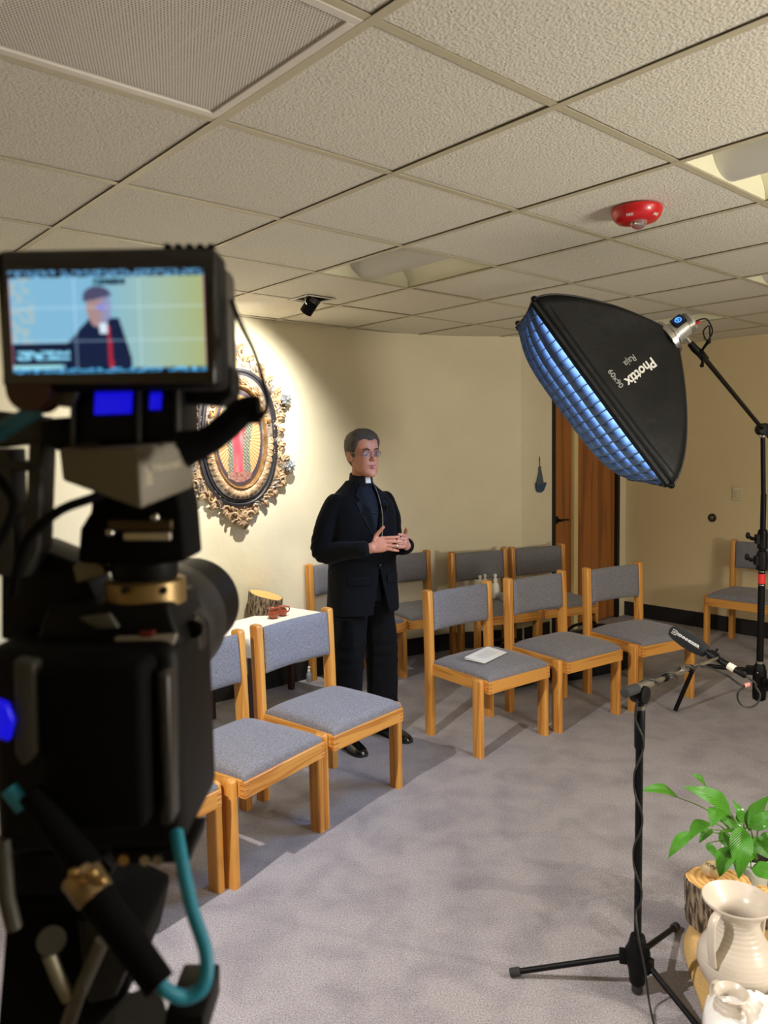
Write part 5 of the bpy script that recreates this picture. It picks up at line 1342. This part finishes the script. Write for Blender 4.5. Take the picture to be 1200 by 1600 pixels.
# lapels
for s in (-1, 1):
    out = [(.030, 1.448), (.060, 1.425), (.098, 1.375), (.082, 1.352), (.112, 1.340), (.078, 1.24), (.010, 1.125), (.012, 1.20), (.036, 1.30), (.048, 1.38), (.034, 1.43)]
    mb = MB(); a_ = [(s * x, front_y(s * x, z, .006) - .003, z) for x, z in out]; b_ = [(s * x, front_y(s * x, z, .001), z) for x, z in out]
    mb.rings([a_, b_]); mb.build('lapel', mat('lapel_cloth%d' % s, (17, 19, 26), .8, 0, .15), man, bevel=.0015)
for s in (-1, 1):
    fx = [s * (.060 + .016 * k) for k in range(8)]; mb = MB()
    mb.rings([[(x, front_y(x, z, .0105), z) for x in fx] + [(x, front_y(x, z, .004), z) for x in fx[::-1]] for z in (.905, .945)]); mb.build('pocket_flap', SUIT, man)
mb = MB(); 
for z in (1.09, 1.0): mb.ball((.012, front_y(.012, z, .005), z), .009, 12, 6, (1, .4, 1))
mb.build('jacket_buttons', BLKG, man, smooth=60, kind='stuff')
mb = MB(); c_ = V(-.0, .004, 0); rs = []
for f_ in range(5):
    z = 1.432 + .054 * f_ / 4; r_ = .071 - .007 * f_ / 4; rs.append([(r_ * math.cos(q), .000 - .006 * f_ / 4 + r_ * 1.02 * math.sin(q), z + .012 * math.sin(q) * (1 if math.sin(q) > 0 else .6)) for q in [2 * PI * i / 36 for i in range(36)]])
mb.rings(rs, cap=False); co = mb.build('clerical_collar', SHIRT, man, smooth=60); co.modifiers.new('s', 'SOLIDIFY').thickness = .003
mb = MB(); vs = []
for i in range(9):
    q = -PI / 2 + (-.26 + .52 * i / 8)
    for z, rr in ((1.441, .071), (1.474, .0665)): vs.append((rr * math.cos(q), -.003 + (rr + .002) * 1.02 * math.sin(q), z))
mb.add(vs, [(2 * i, 2 * i + 2, 2 * i + 3, 2 * i + 1) for i in range(8)]); o = mb.build('collar_tab', mat('collar_white', (238, 238, 236), .5), man, fix=False, smooth=60, label='white clerical collar tab'); o.modifiers.new('s', 'SOLIDIFY').thickness = .003
# pectoral chain, lapel microphone, ring
CHN_ = mat('chain_silver', (206, 196, 160), .3, .9)
pts = curve([V(.052, front_y(.052, 1.43, .003), 1.435), V(.050, front_y(.05, 1.36, .006), 1.36), V(.040, front_y(.04, 1.28, .008), 1.28), V(.034, front_y(.034, 1.21, .008) - .002, 1.21), V(.024, front_y(.024, 1.15, .012), 1.155)], 14)
mb = MB()
for i, p in enumerate(pts): mb.ball(p, .0026, 8, 6)
mb.build('neck_chain', CHN_, man, smooth=60, kind='stuff')
mb = MB(); y_ = front_y(.072, 1.30, .010); mb.box((.074, y_ - .004, 1.31), (.010, .010, .022)); mb.tube([(.074, y_ - .004, 1.32), (.070, y_ - .004, 1.335)], .0045, 8); mb.build('lapel_microphone', BLKG, man, bevel=.001)
mb = MB(); mb.tube([V(-.010, -.325, 1.122) + V(0, .0105 * math.cos(q), .0105 * math.sin(q)) for q in [2 * PI * i / 16 for i in range(16)]], .0022, 6, closed=True); mb.ball((-.010, -.3385, 1.124), .0065, 12, 8, (1, .6, 1.2)); mb.build('finger_ring', mat('ring_silver', (210, 210, 190), .2, .9), man, smooth=60)
# trousers
tr = MB(); tr.rings([ell(0, cy, z, rx, ry, 36, 2.3) for z, rx, ry, cy in ((.80, .165, .125, .01), (.86, .172, .128, .01), (.95, .172, .125, .005), (1.03, .165, .12, 0))])
for s in (-1, 1):
    rs = []
    for z, cx, cy, rx, ry in ((.88, .085, .005, .092, .118), (.78, .092, .004, .096, .115), (.65, .104, -.004, .094, .104), (.50, .118, -.012, .088, .094), (.35, .128, .0, .086, .092), (.20, .136, .012, .084, .094), (.07, .140, .016, .083, .100), (.045, .140, .012, .083, .104)):
        rs.append(ell(s * cx, cy, z, rx, ry, 28, 2.2))
    tr.rings(rs)
def tdisp(c):
    a_ = folds(.007, 8, 10, 4)(c)
    if c.z < .25: a_ += .004 * math.sin(c.z * 120 + c.x * 20) * (1 - c.z / .25)
    if .42 < c.z < .6: a_ += .003 * math.sin(c.z * 90)
    return a_
to = remesh(tr, .0075, 'trousers', SUIT, man, tdisp, 2)
# shoes
SHOE = mat('shoe_leather', (12, 12, 13), .22, coat=.5)
for s in (-1, 1):
    rs = []
    for y, w_, hh in ((.075, .022, .05), (.065, .034, .065), (.03, .037, .075), (-.02, .037, .080), (-.08, .042, .066), (-.14, .048, .050), (-.18, .044, .040), (-.21, .030, .030), (-.222, .012, .018)):
        c_ = []
        for q in range(18):
            t = PI * q / 17; c_.append((w_ * math.cos(t), y + .01, .012 + (hh - .012) * math.sin(t) ** .8))
        c_ += [(-w_ * .95, y + .01, .008), (w_ * .95, y + .01, .008)]
        rs.append(c_)
    M_ = Matrix.Translation((s * .140, .0, 0)) @ Matrix.Rotation(s * .12, 4, 'Z')
    mb = MB(); mb.rings(rs, M=M_); sh = mb.build('shoe', SHOE, man, smooth=60)
    rs = [[((w_ + .003) * k_, y + .01, z) for k_, z in ((-1, 0), (1, 0), (1, .012), (-1, .012))] for y, w_ in ((.08, .024), (.065, .036), (0, .036), (-.06, .038), (-.12, .047), (-.17, .046), (-.205, .034), (-.225, .015))]
    mb = MB(); mb.rings(rs, M=M_); mb.build('sole', RUBBER, sh)

# ------------------------------------------------------------------ camera rig in the left foreground (all real depth, .55 m to .95 m from the lens)
def quadbox(mb, px, Y0, Y1):
    # px: polygon in the frame at depth Y0; swept straight back (parallel, true size) to depth Y1
    a_ = [at(x, y, Y0) for x, y in px]; d_ = Vector((0, Y1 - Y0, 0)); return mb.prism([p + d_ for p in a_], a_)
def rbox(name, px, Y0, Y1, mt, parent, bev=.003, label=None):
    mb = MB(); quadbox(mb, px, Y0, Y1); return mb.build(name, mt, parent, bevel=bev, bseg=3, smooth=40, label=label)
def rect(x0, y0, x1, y1): return [(x0, y0), (x1, y0), (x1, y1), (x0, y1)]
RIGC = at(170, 1150, .75)
mon = thing('field_monitor', 'black field monitor showing the man on its lit screen, on top of the camera', 'monitor')
hx0 = at(-14, 388, .60); hx1 = at(345, 606, .60)
mb = MB(); cxm, czm = (hx0.x + hx1.x) / 2, (hx0.z + hx1.z) / 2; wm, hm = hx1.x - hx0.x, hx0.z - hx1.z
mb.box((cxm, .622, czm), (wm, .040, hm)); mb.build('casing', BLK, mon, bevel=.007, bseg=4, smooth=40)
mb = MB(); mb.box((cxm + wm * .06, .655, czm - .004), (wm * .90, .030, hm * .95)); mb.build('rear_shell', mat('rear_shell_grey', (66, 62, 52), .55), mon, bevel=.008, bseg=3, smooth=40)
rbox('battery_plate', [(240, 560), (352, 560), (366, 580), (366, 615), (345, 634), (250, 628)], .640, .672, BLK, mon, .004)
rbox('screen_glass', rect(4, 392, 336, 600), .5985, .6005, mat('screen_glass', (10, 12, 18), .12, coat=1), mon, .0008)
for k in range(5):
    mb = MB(); p = at(262 + k * 17, 386, .612); mb.box((p.x, p.y, p.z + .0005), (.0055, .006, .0028)); mb.build('button', BLKM, mon, bevel=.0008)
# picture on the screen
S0, S1 = at(12, 424, .5978), at(323, 579, .5978); NXs, NYs = 150, 80; vs = []; cols = []
for j in range(NYs + 1):
    for i in range(NXs + 1):
        a_, b_ = i / NXs, j / NYs; x, y = 12 + 311 * a_, 424 + 155 * b_
        vs.append((S0.x + (S1.x - S0.x) * a_, .5978, S0.z + (S1.z - S0.z) * b_))
        c_ = Vector((.50, .72, .84)).lerp(Vector((.62, .74, .68)), min(1, max(0, (a_ - .45) / .3))).lerp(Vector((.66, .70, .48)), max(0, (a_ - .75) / .25)) 
        if a_ < .16 and b_ < .75 and noise.noise(Vector((x * .1, y * .1, 0))) > -.05 and (a_ < .13 - .06 * abs(b_ - .4)): c_ = Vector((.62, .74, .78))
        # shoulders and torso
        tx0 = 150 - (y - 498) * .95 - 14; tx1 = 176 + (y - 498) * .30 + 10
        if y > 497 and tx0 < y * 0 + x < min(tx1, 204) and x > 96: c_ = Vector((.05, .13, .26))
        if 508 < y < 579 and 165 + (y - 508) * .04 < x < 170 + (y - 508) * .07: c_ = Vector((.68, .16, .24))
        if 488 < y < 516 and 100 < x < 0: pass
        if ((x - 154) / 20) ** 2 + ((y - 480) / 31) ** 2 < 1: c_ = Vector((.66, .54, .54)).lerp(Vector((.55, .58, .76)), min(1, max(0, (x - 150) / 18)))
        if ((x - 152) / 23) ** 2 + ((y - 466) / 18) ** 2 < 1 and y < 470 - (x - 140) * .2: c_ = Vector((.30, .30, .42))
        if 504 < y < 520 and 155 < x < 166: c_ = Vector((.85, .92, .98))
        if 163 > x > 152 and 478 < y < 484: c_ = Vector((.45, .45, .95))
        if 534 < y < 566 and x < 108: c_ = Vector((.02, .10, .22))
        if 545 < y < 558 and 20 < x < 104 and noise.noise(Vector((x * .07, y * .2, 4))) > -.15: c_ = Vector((.55, .85, .98))
        if y > 566 and x < 90: c_ = Vector((.62, .88, .92))
        if abs(x - 116) < .9 or abs(x - 219) < .9 or abs(y - 480) < .8 or abs(y - 531) < .8: c_ = c_.lerp(Vector((.85, .95, 1)), .45)
        if x < 14 or x > 321: c_ = Vector((.80, .50, .58))
        if y < 434: c_ = Vector((.02, .05, .10)) if noise.noise(Vector((x * .22, y * .4, 9))) < .12 else Vector((.45, .72, .92))
        if 437 < y < 446 and 146 < x < 198: c_ = Vector((.06, .14, .22)) if noise.noise(Vector((x * .5, y * .6, 2))) < .2 else Vector((.5, .8, .9))
        if y > 572: c_ = Vector((.03, .12, .22)) if noise.noise(Vector((x * .13, y * .5, 5))) < .05 else Vector((.35, .72, .95))
        cols.append(c_)
W = NXs + 1; mb = MB(); mb.add(vs, [(j * W + i, (j + 1) * W + i, (j + 1) * W + i + 1, j * W + i + 1) for j in range(NYs) for i in range(NXs)])
SM_ = bpy.data.materials.new('screen_picture'); SM_.use_nodes = True; nt = SM_.node_tree
b_ = nt.nodes['Principled BSDF']; a_ = nt.nodes.new('ShaderNodeAttribute'); a_.attribute_name = 'paint'
b_.inputs['Base Color'].default_value = (.01, .01, .01, 1); b_.inputs['Roughness'].default_value = .3
nt.links.new(a_.outputs['Color'], b_.inputs['Emission Color']); b_.inputs['Emission Strength'].default_value = 1.0
so_ = mb.build('screen', SM_, mon, fix=False)
ca = so_.data.color_attributes.new('paint', 'FLOAT_COLOR', 'POINT'); ca.data.foreach_set('color', [q for c_ in cols for q in (c_.x ** 2.2, c_.y ** 2.2, c_.z ** 2.2, 1)])

vc_ = thing('video_camera', 'large black video camera rig seen from behind in the left foreground', 'video camera')
BLUE = mat('blue_emissive', (5, 8, 60), .3, emit=(14, 12, 215), estr=.9)  # blue emissive material for the small panes on mount and body
# monitor mount with blue emissive panes
rbox('mount_block', rect(108, 603, 282, 692), .625, .690, BLK, vc_, .004)
rbox('blue_pane', [(148, 611), (206, 609), (204, 646), (146, 648)], .6205, .6245, BLUE, vc_, .001)
rbox('blue_pane', [(234, 613), (252, 613), (250, 640), (232, 640)], .6205, .6245, BLUE, vc_, .001)
for x in (112, 216, 276):
    rbox('mount_rib', rect(x - 3, 606, x + 3, 700), .617, .6245, mat('rib%d' % x, (46, 46, 44), .5), vc_, .0008)
# grey transmitter box, seen on its corner
e0, e1, e2, e3 = at(213, 697, .600), at(306, 683, .655), at(205, 683, .715), at(90, 701, .640)
f0, f1, f3 = at(219, 797, .600), at(304, 762, .655), at(96, 752, .640); f2 = f1 + f3 - f0; e2 = e1 + e3 - e0
mb = MB(); mb.prism([e0, e1, e2, e3], [f0, f1, f2, f3]); tx = mb.build('transmitter_box', mat('transmitter_grey', (112, 106, 92), .55, .2), vc_, bevel=.003, bseg=3, smooth=40)
tx_x = (e1 - e0).normalized(); tx_z = (e0 - f0).normalized(); tx_n = tx_x.cross(tx_z).normalized()
tc_ = (e0 + e1 + f0 + f1) / 4
if tx_n.dot(CAM - tc_) < 0: tx_n = -tx_n
vs, fs = text_mesh('TERADEK', .0072, .0001, .0001); M_ = frame(tc_ + tx_n * .0009 - tx_x * .002 + tx_z * .003, tx_x, tx_z, tx_x.cross(tx_z))
mb = MB(); mb.add(vs, fs, M_)
for k in range(3): mb.box((-.0225 + .0026 * k, -.004 - .0015 * k, 0), (.0015, .016 - .003 * k, .0004), M_)
mb.build('lettering', mat('print_tan', (196, 186, 158), .5), vc_, fix=False)
# arm and cables on the right
mb = MB(); mb.tube(curve([at(286, 702, .60), at(322, 690, .60), at(352, 668, .60), at(380, 643, .60), at(406, 640, .60)], 6), [.0150, .0145, .0140, .0132, .0125, .0120] + [.0112] * 19, 16); mb.build('magic_arm', BLKM, vc_, smooth=60)
mb = MB(); mb.tube(curve([at(362, 470, .64), at(376, 506, .62), at(398, 552, .60), at(412, 600, .59), at(417, 636, .59), at(404, 655, .60)], 8), .0021, 10); o = mb.build('monitor_cable', BLKM, smooth=60); tag(o, 'thin black cable looping down from the monitor', 'cable')
# knob at the upper left
mb = MB(); p = at(42, 608, .60); mb.cyl(p, p + Vector((0, .03, 0)), .0175, 24); mb.build('rosette_knob', mat('knob_brown', (60, 34, 22), .5), vc_, bevel=.002, smooth=40)
mb = MB(); p = at(96, 612, .615); mb.cyl(p, p + Vector((0, .03, 0)), .012, 20); mb.build('rosette_knob', mat('knob_grey', (70, 68, 64), .5), vc_, bevel=.002, smooth=40)
# left cheese plate frame with openings
for poly_ in ([(-20, 640), (62, 650), (70, 690), (-20, 700)], [(-20, 700), (16, 700), (22, 900), (-20, 900)], [(44, 690), (66, 690), (60, 860), (36, 905), (24, 890), (40, 800)], [(-20, 716), (56, 722), (56, 738), (-20, 732)], [(14, 790), (48, 780), (50, 800), (14, 812)]):
    rbox('cage_plate', poly_, .66, .69, mat('cage%d' % len(bpy.data.materials), (52, 52, 50), .5, .3), vc_, .002)
rbox('cage_arm', [(60, 655), (118, 650), (118, 700), (92, 706), (62, 690)], .65, .70, BLK, vc_, .003)
rbox('cage_arm', [(0, 860), (44, 850), (120, 880), (160, 960), (120, 1010), (0, 1000)], .70, .76, BLK, vc_, .004)
mb = MB(); mb.tube(curve([at(20, 930, .64), at(40, 850, .63), at(90, 800, .63), at(150, 776, .64), at(180, 760, .66)], 8), .0042, 10); mb.build('power_cable', BLKM, vc_, smooth=60)
mb = MB(); mb.tube(curve([at(-20, 880, .62), at(20, 800, .62), at(8, 760, .62), at(-20, 730, .62)], 8), .0035, 10); mb.build('power_cable', BLKM, vc_, smooth=60)
# handle cluster below the box
rbox('top_handle', [(146, 748), (274, 745), (284, 800), (290, 878), (222, 886), (120, 880), (124, 826), (140, 800)], .665, .73, BLKM, vc_, .004)
for (x0, y0, x1, y1, c_) in ((168, 812, 268, 830, (70, 58, 40)), (192, 832, 266, 845, (190, 184, 168))):
    rbox('handle_rail', rect(x0, y0, x1, y1), .6575, .664, mat('rail%d' % y0, c_, .35, .6), vc_, .0015)
mb = MB(); p = at(242, 808, .655); mb.ball(p, .0042, 12, 8); mb.build('steel_screw', STEEL, vc_, smooth=60)
mb = MB(); p = at(172, 832, .655); mb.ball(p, .0042, 12, 8); mb.build('steel_screw', STEEL, vc_, smooth=60)
rbox('plate_arm', [(112, 884), (150, 870), (166, 898), (120, 912)], .68, .71, mat('plate_pale', (120, 116, 106), .4, .5), vc_, .002)
# bronze clamp ring on a vertical axis
cR = at(228, 922, .70); tp_, bt_ = at(228, 902, .70).z, at(228, 944, .70).z
mb = MB(); mb.lathe([(.030, bt_ - cR.z), (.036, bt_ - cR.z + .002), (.036, tp_ - cR.z - .002), (.032, tp_ - cR.z), (.020, tp_ - cR.z)], 40, Matrix.Translation(cR)); mb.build('clamp_ring', mat('clamp_brass', (150, 126, 84), .4, .7), vc_, smooth=40)
mb = MB(); mb.lathe([(.028, .0), (.030, .004), (.030, .024), (.022, .028)], 32, Matrix.Translation(Vector((cR.x, cR.y, tp_ - .001)))); mb.build('clamp_base', BLK, vc_, smooth=40)
for x_ in (196, 256):
    mb = MB(); p = at(x_, 922, .662); mb.cyl(p, p + Vector((0, -.004, 0)), .0035, 12); mb.build('bolt', BLKG, vc_, smooth=40)
# lens with follow ring, pointing away from the viewer
LCn = at(240, 985, .86); AX = Vector((0.05, .99, .0)).normalized(); LXa = AX.cross(Vector((0, 0, 1))).normalized(); LM_ = frame(LCn, LXa, AX.cross(LXa) * -1, AX)
for nm, prof_, mt_ in (('lens_barrel', [(.030, -.14), (.056, -.13), (.060, -.06), (.060, .16), (.052, .16)], BLK), ('lens_hood', [(.066, -.02), (.070, -.015), (.070, .055), (.066, .06), (.056, .06), (.056, -.02)], mat('hood_black', (26, 26, 25), .5)), ('focus_ring', [(.060, -.055), (.064, -.052), (.064, -.03), (.060, -.027)], RUBBER)):
    mb = MB(); mb.lathe(prof_, 56, LM_); mb.build(nm, mt_, vc_, smooth=40)
rbox('lens_motor', [(285, 955), (308, 960), (314, 1010), (306, 1040), (290, 1030)], .72, .75, mat('motor_black', (24, 24, 23), .4), vc_, .004)
mb = MB(); p = at(303, 983, .695); mb.cyl(p, p + Vector((0, .01, 0)), .0085, 20); mb.build('motor_gear', BLKG, vc_, smooth=40)
# top plates of the body
rbox('top_plate', [(72, 950), (262, 944), (284, 1012), (50, 1016)], .66, .76, BLK, vc_, .005)
rbox('grip_bar', [(120, 966), (170, 958), (186, 982), (150, 984)], .652, .659, mat('bar_pale', (84, 84, 78), .4, .4), vc_, .002)
rbox('label_strip', [(178, 996), (276, 992), (270, 1010), (182, 1014)], .652, .6585, mat('label_pale', (150, 146, 136), .5), vc_, .0015)
rbox('record_light', [(216, 988), (240, 987), (238, 996), (218, 996)], .651, .6585, mat('dull_red', (110, 30, 26), .5), vc_, .001)
# camera body
mb = MB(); b0, b1 = at(-30, 1010, .64), at(288, 1338, .64)
mb.box(((b0.x + b1.x) / 2, .71, (b0.z + b1.z) / 2), (b1.x - b0.x, .14, b0.z - b1.z)); mb.build('body', BLK, vc_, bevel=.016, bseg=5, smooth=50)
rbox('battery', [(60, 1040), (222, 1040), (228, 1300), (66, 1306)], .596, .643, BLKM, vc_, .008)
rbox('corner_highlight', [(240, 1050), (264, 1052), (270, 1290), (250, 1296)], .616, .642, mat('highlight_grey', (40, 40, 38), .35), vc_, .005)  # grey strip standing in for the highlight along the body's rounded corner
rbox('grey_strap', [(20, 1030), (54, 1036), (58, 1180), (36, 1200), (22, 1180)], .596, .612, mat('strap_grey', (58, 58, 54), .6), vc_, .003)
rbox('blue_pane', [(-12, 1092), (10, 1100), (20, 1128), (12, 1160), (-12, 1150)], .590, .597, BLUE, vc_, .002)
# rods, connector, cables
mb = MB(); mb.tube([at(48, 1240, .600), at(120, 1335, .585), at(140, 1360, .580)], [.010, .0125, .0125], 20); mb.build('rod', BLKM, vc_, smooth=50)
mb = MB(); mb.tube([at(122, 1362, .578), at(150, 1402, .570)], [.0165, .0160], 8); mb.build('connector_nut', mat('connector_brass', (176, 150, 110), .35, .6, noise_amt=.3, nscale=80), vc_, bevel=.0035, smooth=30)
for q_ in range(4):
    p = at(116 + 14 * q_, 1364 + 12 * (q_ % 2), .562); mb = MB(); mb.ball(p, .0045, 10, 8); mb.build('connector_lug', BRONZE, vc_, smooth=60)
mb = MB(); mb.tube([at(148, 1398, .572), at(250, 1540, .545)], [.0135, .0120], 20); mb.build('rod', BLKM, vc_, smooth=50)
TEAL = mat('teal_cable', (32, 138, 170), .45)
mb = MB(); mb.tube(curve([at(276, 1300, .62), at(284, 1345, .60), at(300, 1420, .58), at(322, 1490, .565), at(318, 1540, .555), at(290, 1558, .55), at(262, 1549, .545), at(244, 1530, .546)], 8), [.0055] * 57, 14); o = mb.build('teal_cable', TEAL, smooth=60); tag(o, 'teal cable hanging in a loop below the camera', 'cable')
mb = MB(); mb.tube([at(14, 1232, .600), at(38, 1262, .598)], .0068, 14); o = mb.build('teal_cable', TEAL, smooth=60); tag(o, 'short teal cable stub at the lower left of the camera', 'cable')
mb = MB(); mb.tube(curve([at(-30, 690, .60), at(12, 668, .60), at(60, 640, .61)], 8), .0068, 14); o = mb.build('teal_cable', mat('teal_dark', (18, 78, 92), .5), smooth=60); tag(o, 'dark teal cable crossing left edge just under the monitor', 'cable')
rbox('port_cover', [(170, 1330), (300, 1326), (296, 1350), (180, 1352)], .64, .70, BLK, vc_, .003)
for x_ in (192, 226, 246):
    mb = MB(); p = at(x_, 1345, .635); mb.cyl(p, p + Vector((0, .01, -.001)), .0045, 12); mb.build('port', BRONZE if x_ == 192 else STEEL, vc_, smooth=40)
# tripod head and tripod under the camera
tp = thing('camera_tripod', 'black camera tripod and fluid head under the video camera', 'tripod', (RIGC.x, RIGC.y, 0))
def tb_(name, px, Y0, Y1, mt_, bev=.003):
    mb = MB(); a__ = [at(x, y, Y0) for x, y in px]; d_ = Vector((0, Y1 - Y0, 0)); o_ = Vector((RIGC.x, RIGC.y, 0)); mb.prism([p + d_ - o_ for p in a__], [p - o_ for p in a__]); return mb.build(name, mt_, tp, bevel=bev, bseg=2, smooth=40)
def tt_(name, pts, r_, mt_, seg=16):
    o_ = Vector((RIGC.x, RIGC.y, 0)); mb = MB(); mb.tube([p - o_ for p in pts], r_, seg); return mb.build(name, mt_, tp, smooth=45)
tb_('head_plate', [(0, 1334), (160, 1334), (178, 1360), (150, 1400), (-10, 1400)], .66, .84, BLK)
tb_('head_body', [(10, 1400), (124, 1400), (150, 1445), (214, 1475), (196, 1560), (120, 1640), (-10, 1640)], .68, .80, BLKM, .006)
tb_('head_side', [(118, 1440), (184, 1436), (206, 1500), (180, 1560), (136, 1570)], .662, .679, mat('head_side_black', (22, 22, 21), .4))
tt_('grey_lever', [at(4, 1310, .64), at(10, 1400, .64), at(22, 1450, .64)], .007, mat('lever_grey', (84, 82, 74), .5, .4))
tt_('grey_lever', [at(76, 1490, .64), at(92, 1530, .64), at(108, 1560, .64)], .006, mat('lever_grey2', (140, 136, 118), .45, .5))
tt_('pan_bar', [at(160, 1470, .645), at(120, 1560, .64), at(90, 1650, .63)], .0065, mat('bar_grey', (92, 88, 80), .45, .4))
tt_('pan_knob', [at(220, 1590, .62), at(222, 1592, .66)], .021, RUBBER, 28)
tt_('pan_knob', [at(80, 1470, .64), at(82, 1470, .665)], .012, mat('knob_dark', (60, 58, 50), .5), 24)
tb_('quick_plate', [(255, 1588), (318, 1588), (318, 1640), (250, 1640)], .63, .70, BLK)
o_ = Vector((RIGC.x, RIGC.y, 0)); hubp = Vector((-.01, 0, at(60, 1640, .74).z))
mb = MB(); mb.lathe([(.05, -.10), (.06, -.08), (.06, .0), (.045, .02)], 28, Matrix.Translation(hubp)); mb.build('bowl', BLK, tp, smooth=40)
for k in range(3):
    q = math.radians(200 + 120 * k); f_ = Vector((.42 * math.cos(q), .42 * math.sin(q), .012)); h_ = hubp + Vector((.05 * math.cos(q), .05 * math.sin(q), -.06))
    mb = MB(); mb.tube([h_, h_.lerp(f_, .55)], .017, 14); lg_ = mb.build('leg', BLK, tp, smooth=40)
    mb = MB(); mb.tube([h_.lerp(f_, .5), h_.lerp(f_, .97)], .012, 14); mb.build('lower_tube', BLKM, lg_, smooth=40)
    mb = MB(); mb.tube([h_.lerp(f_, .95), f_], .018, 14); mb.build('rubber_foot', RUBBER, lg_, smooth=40)
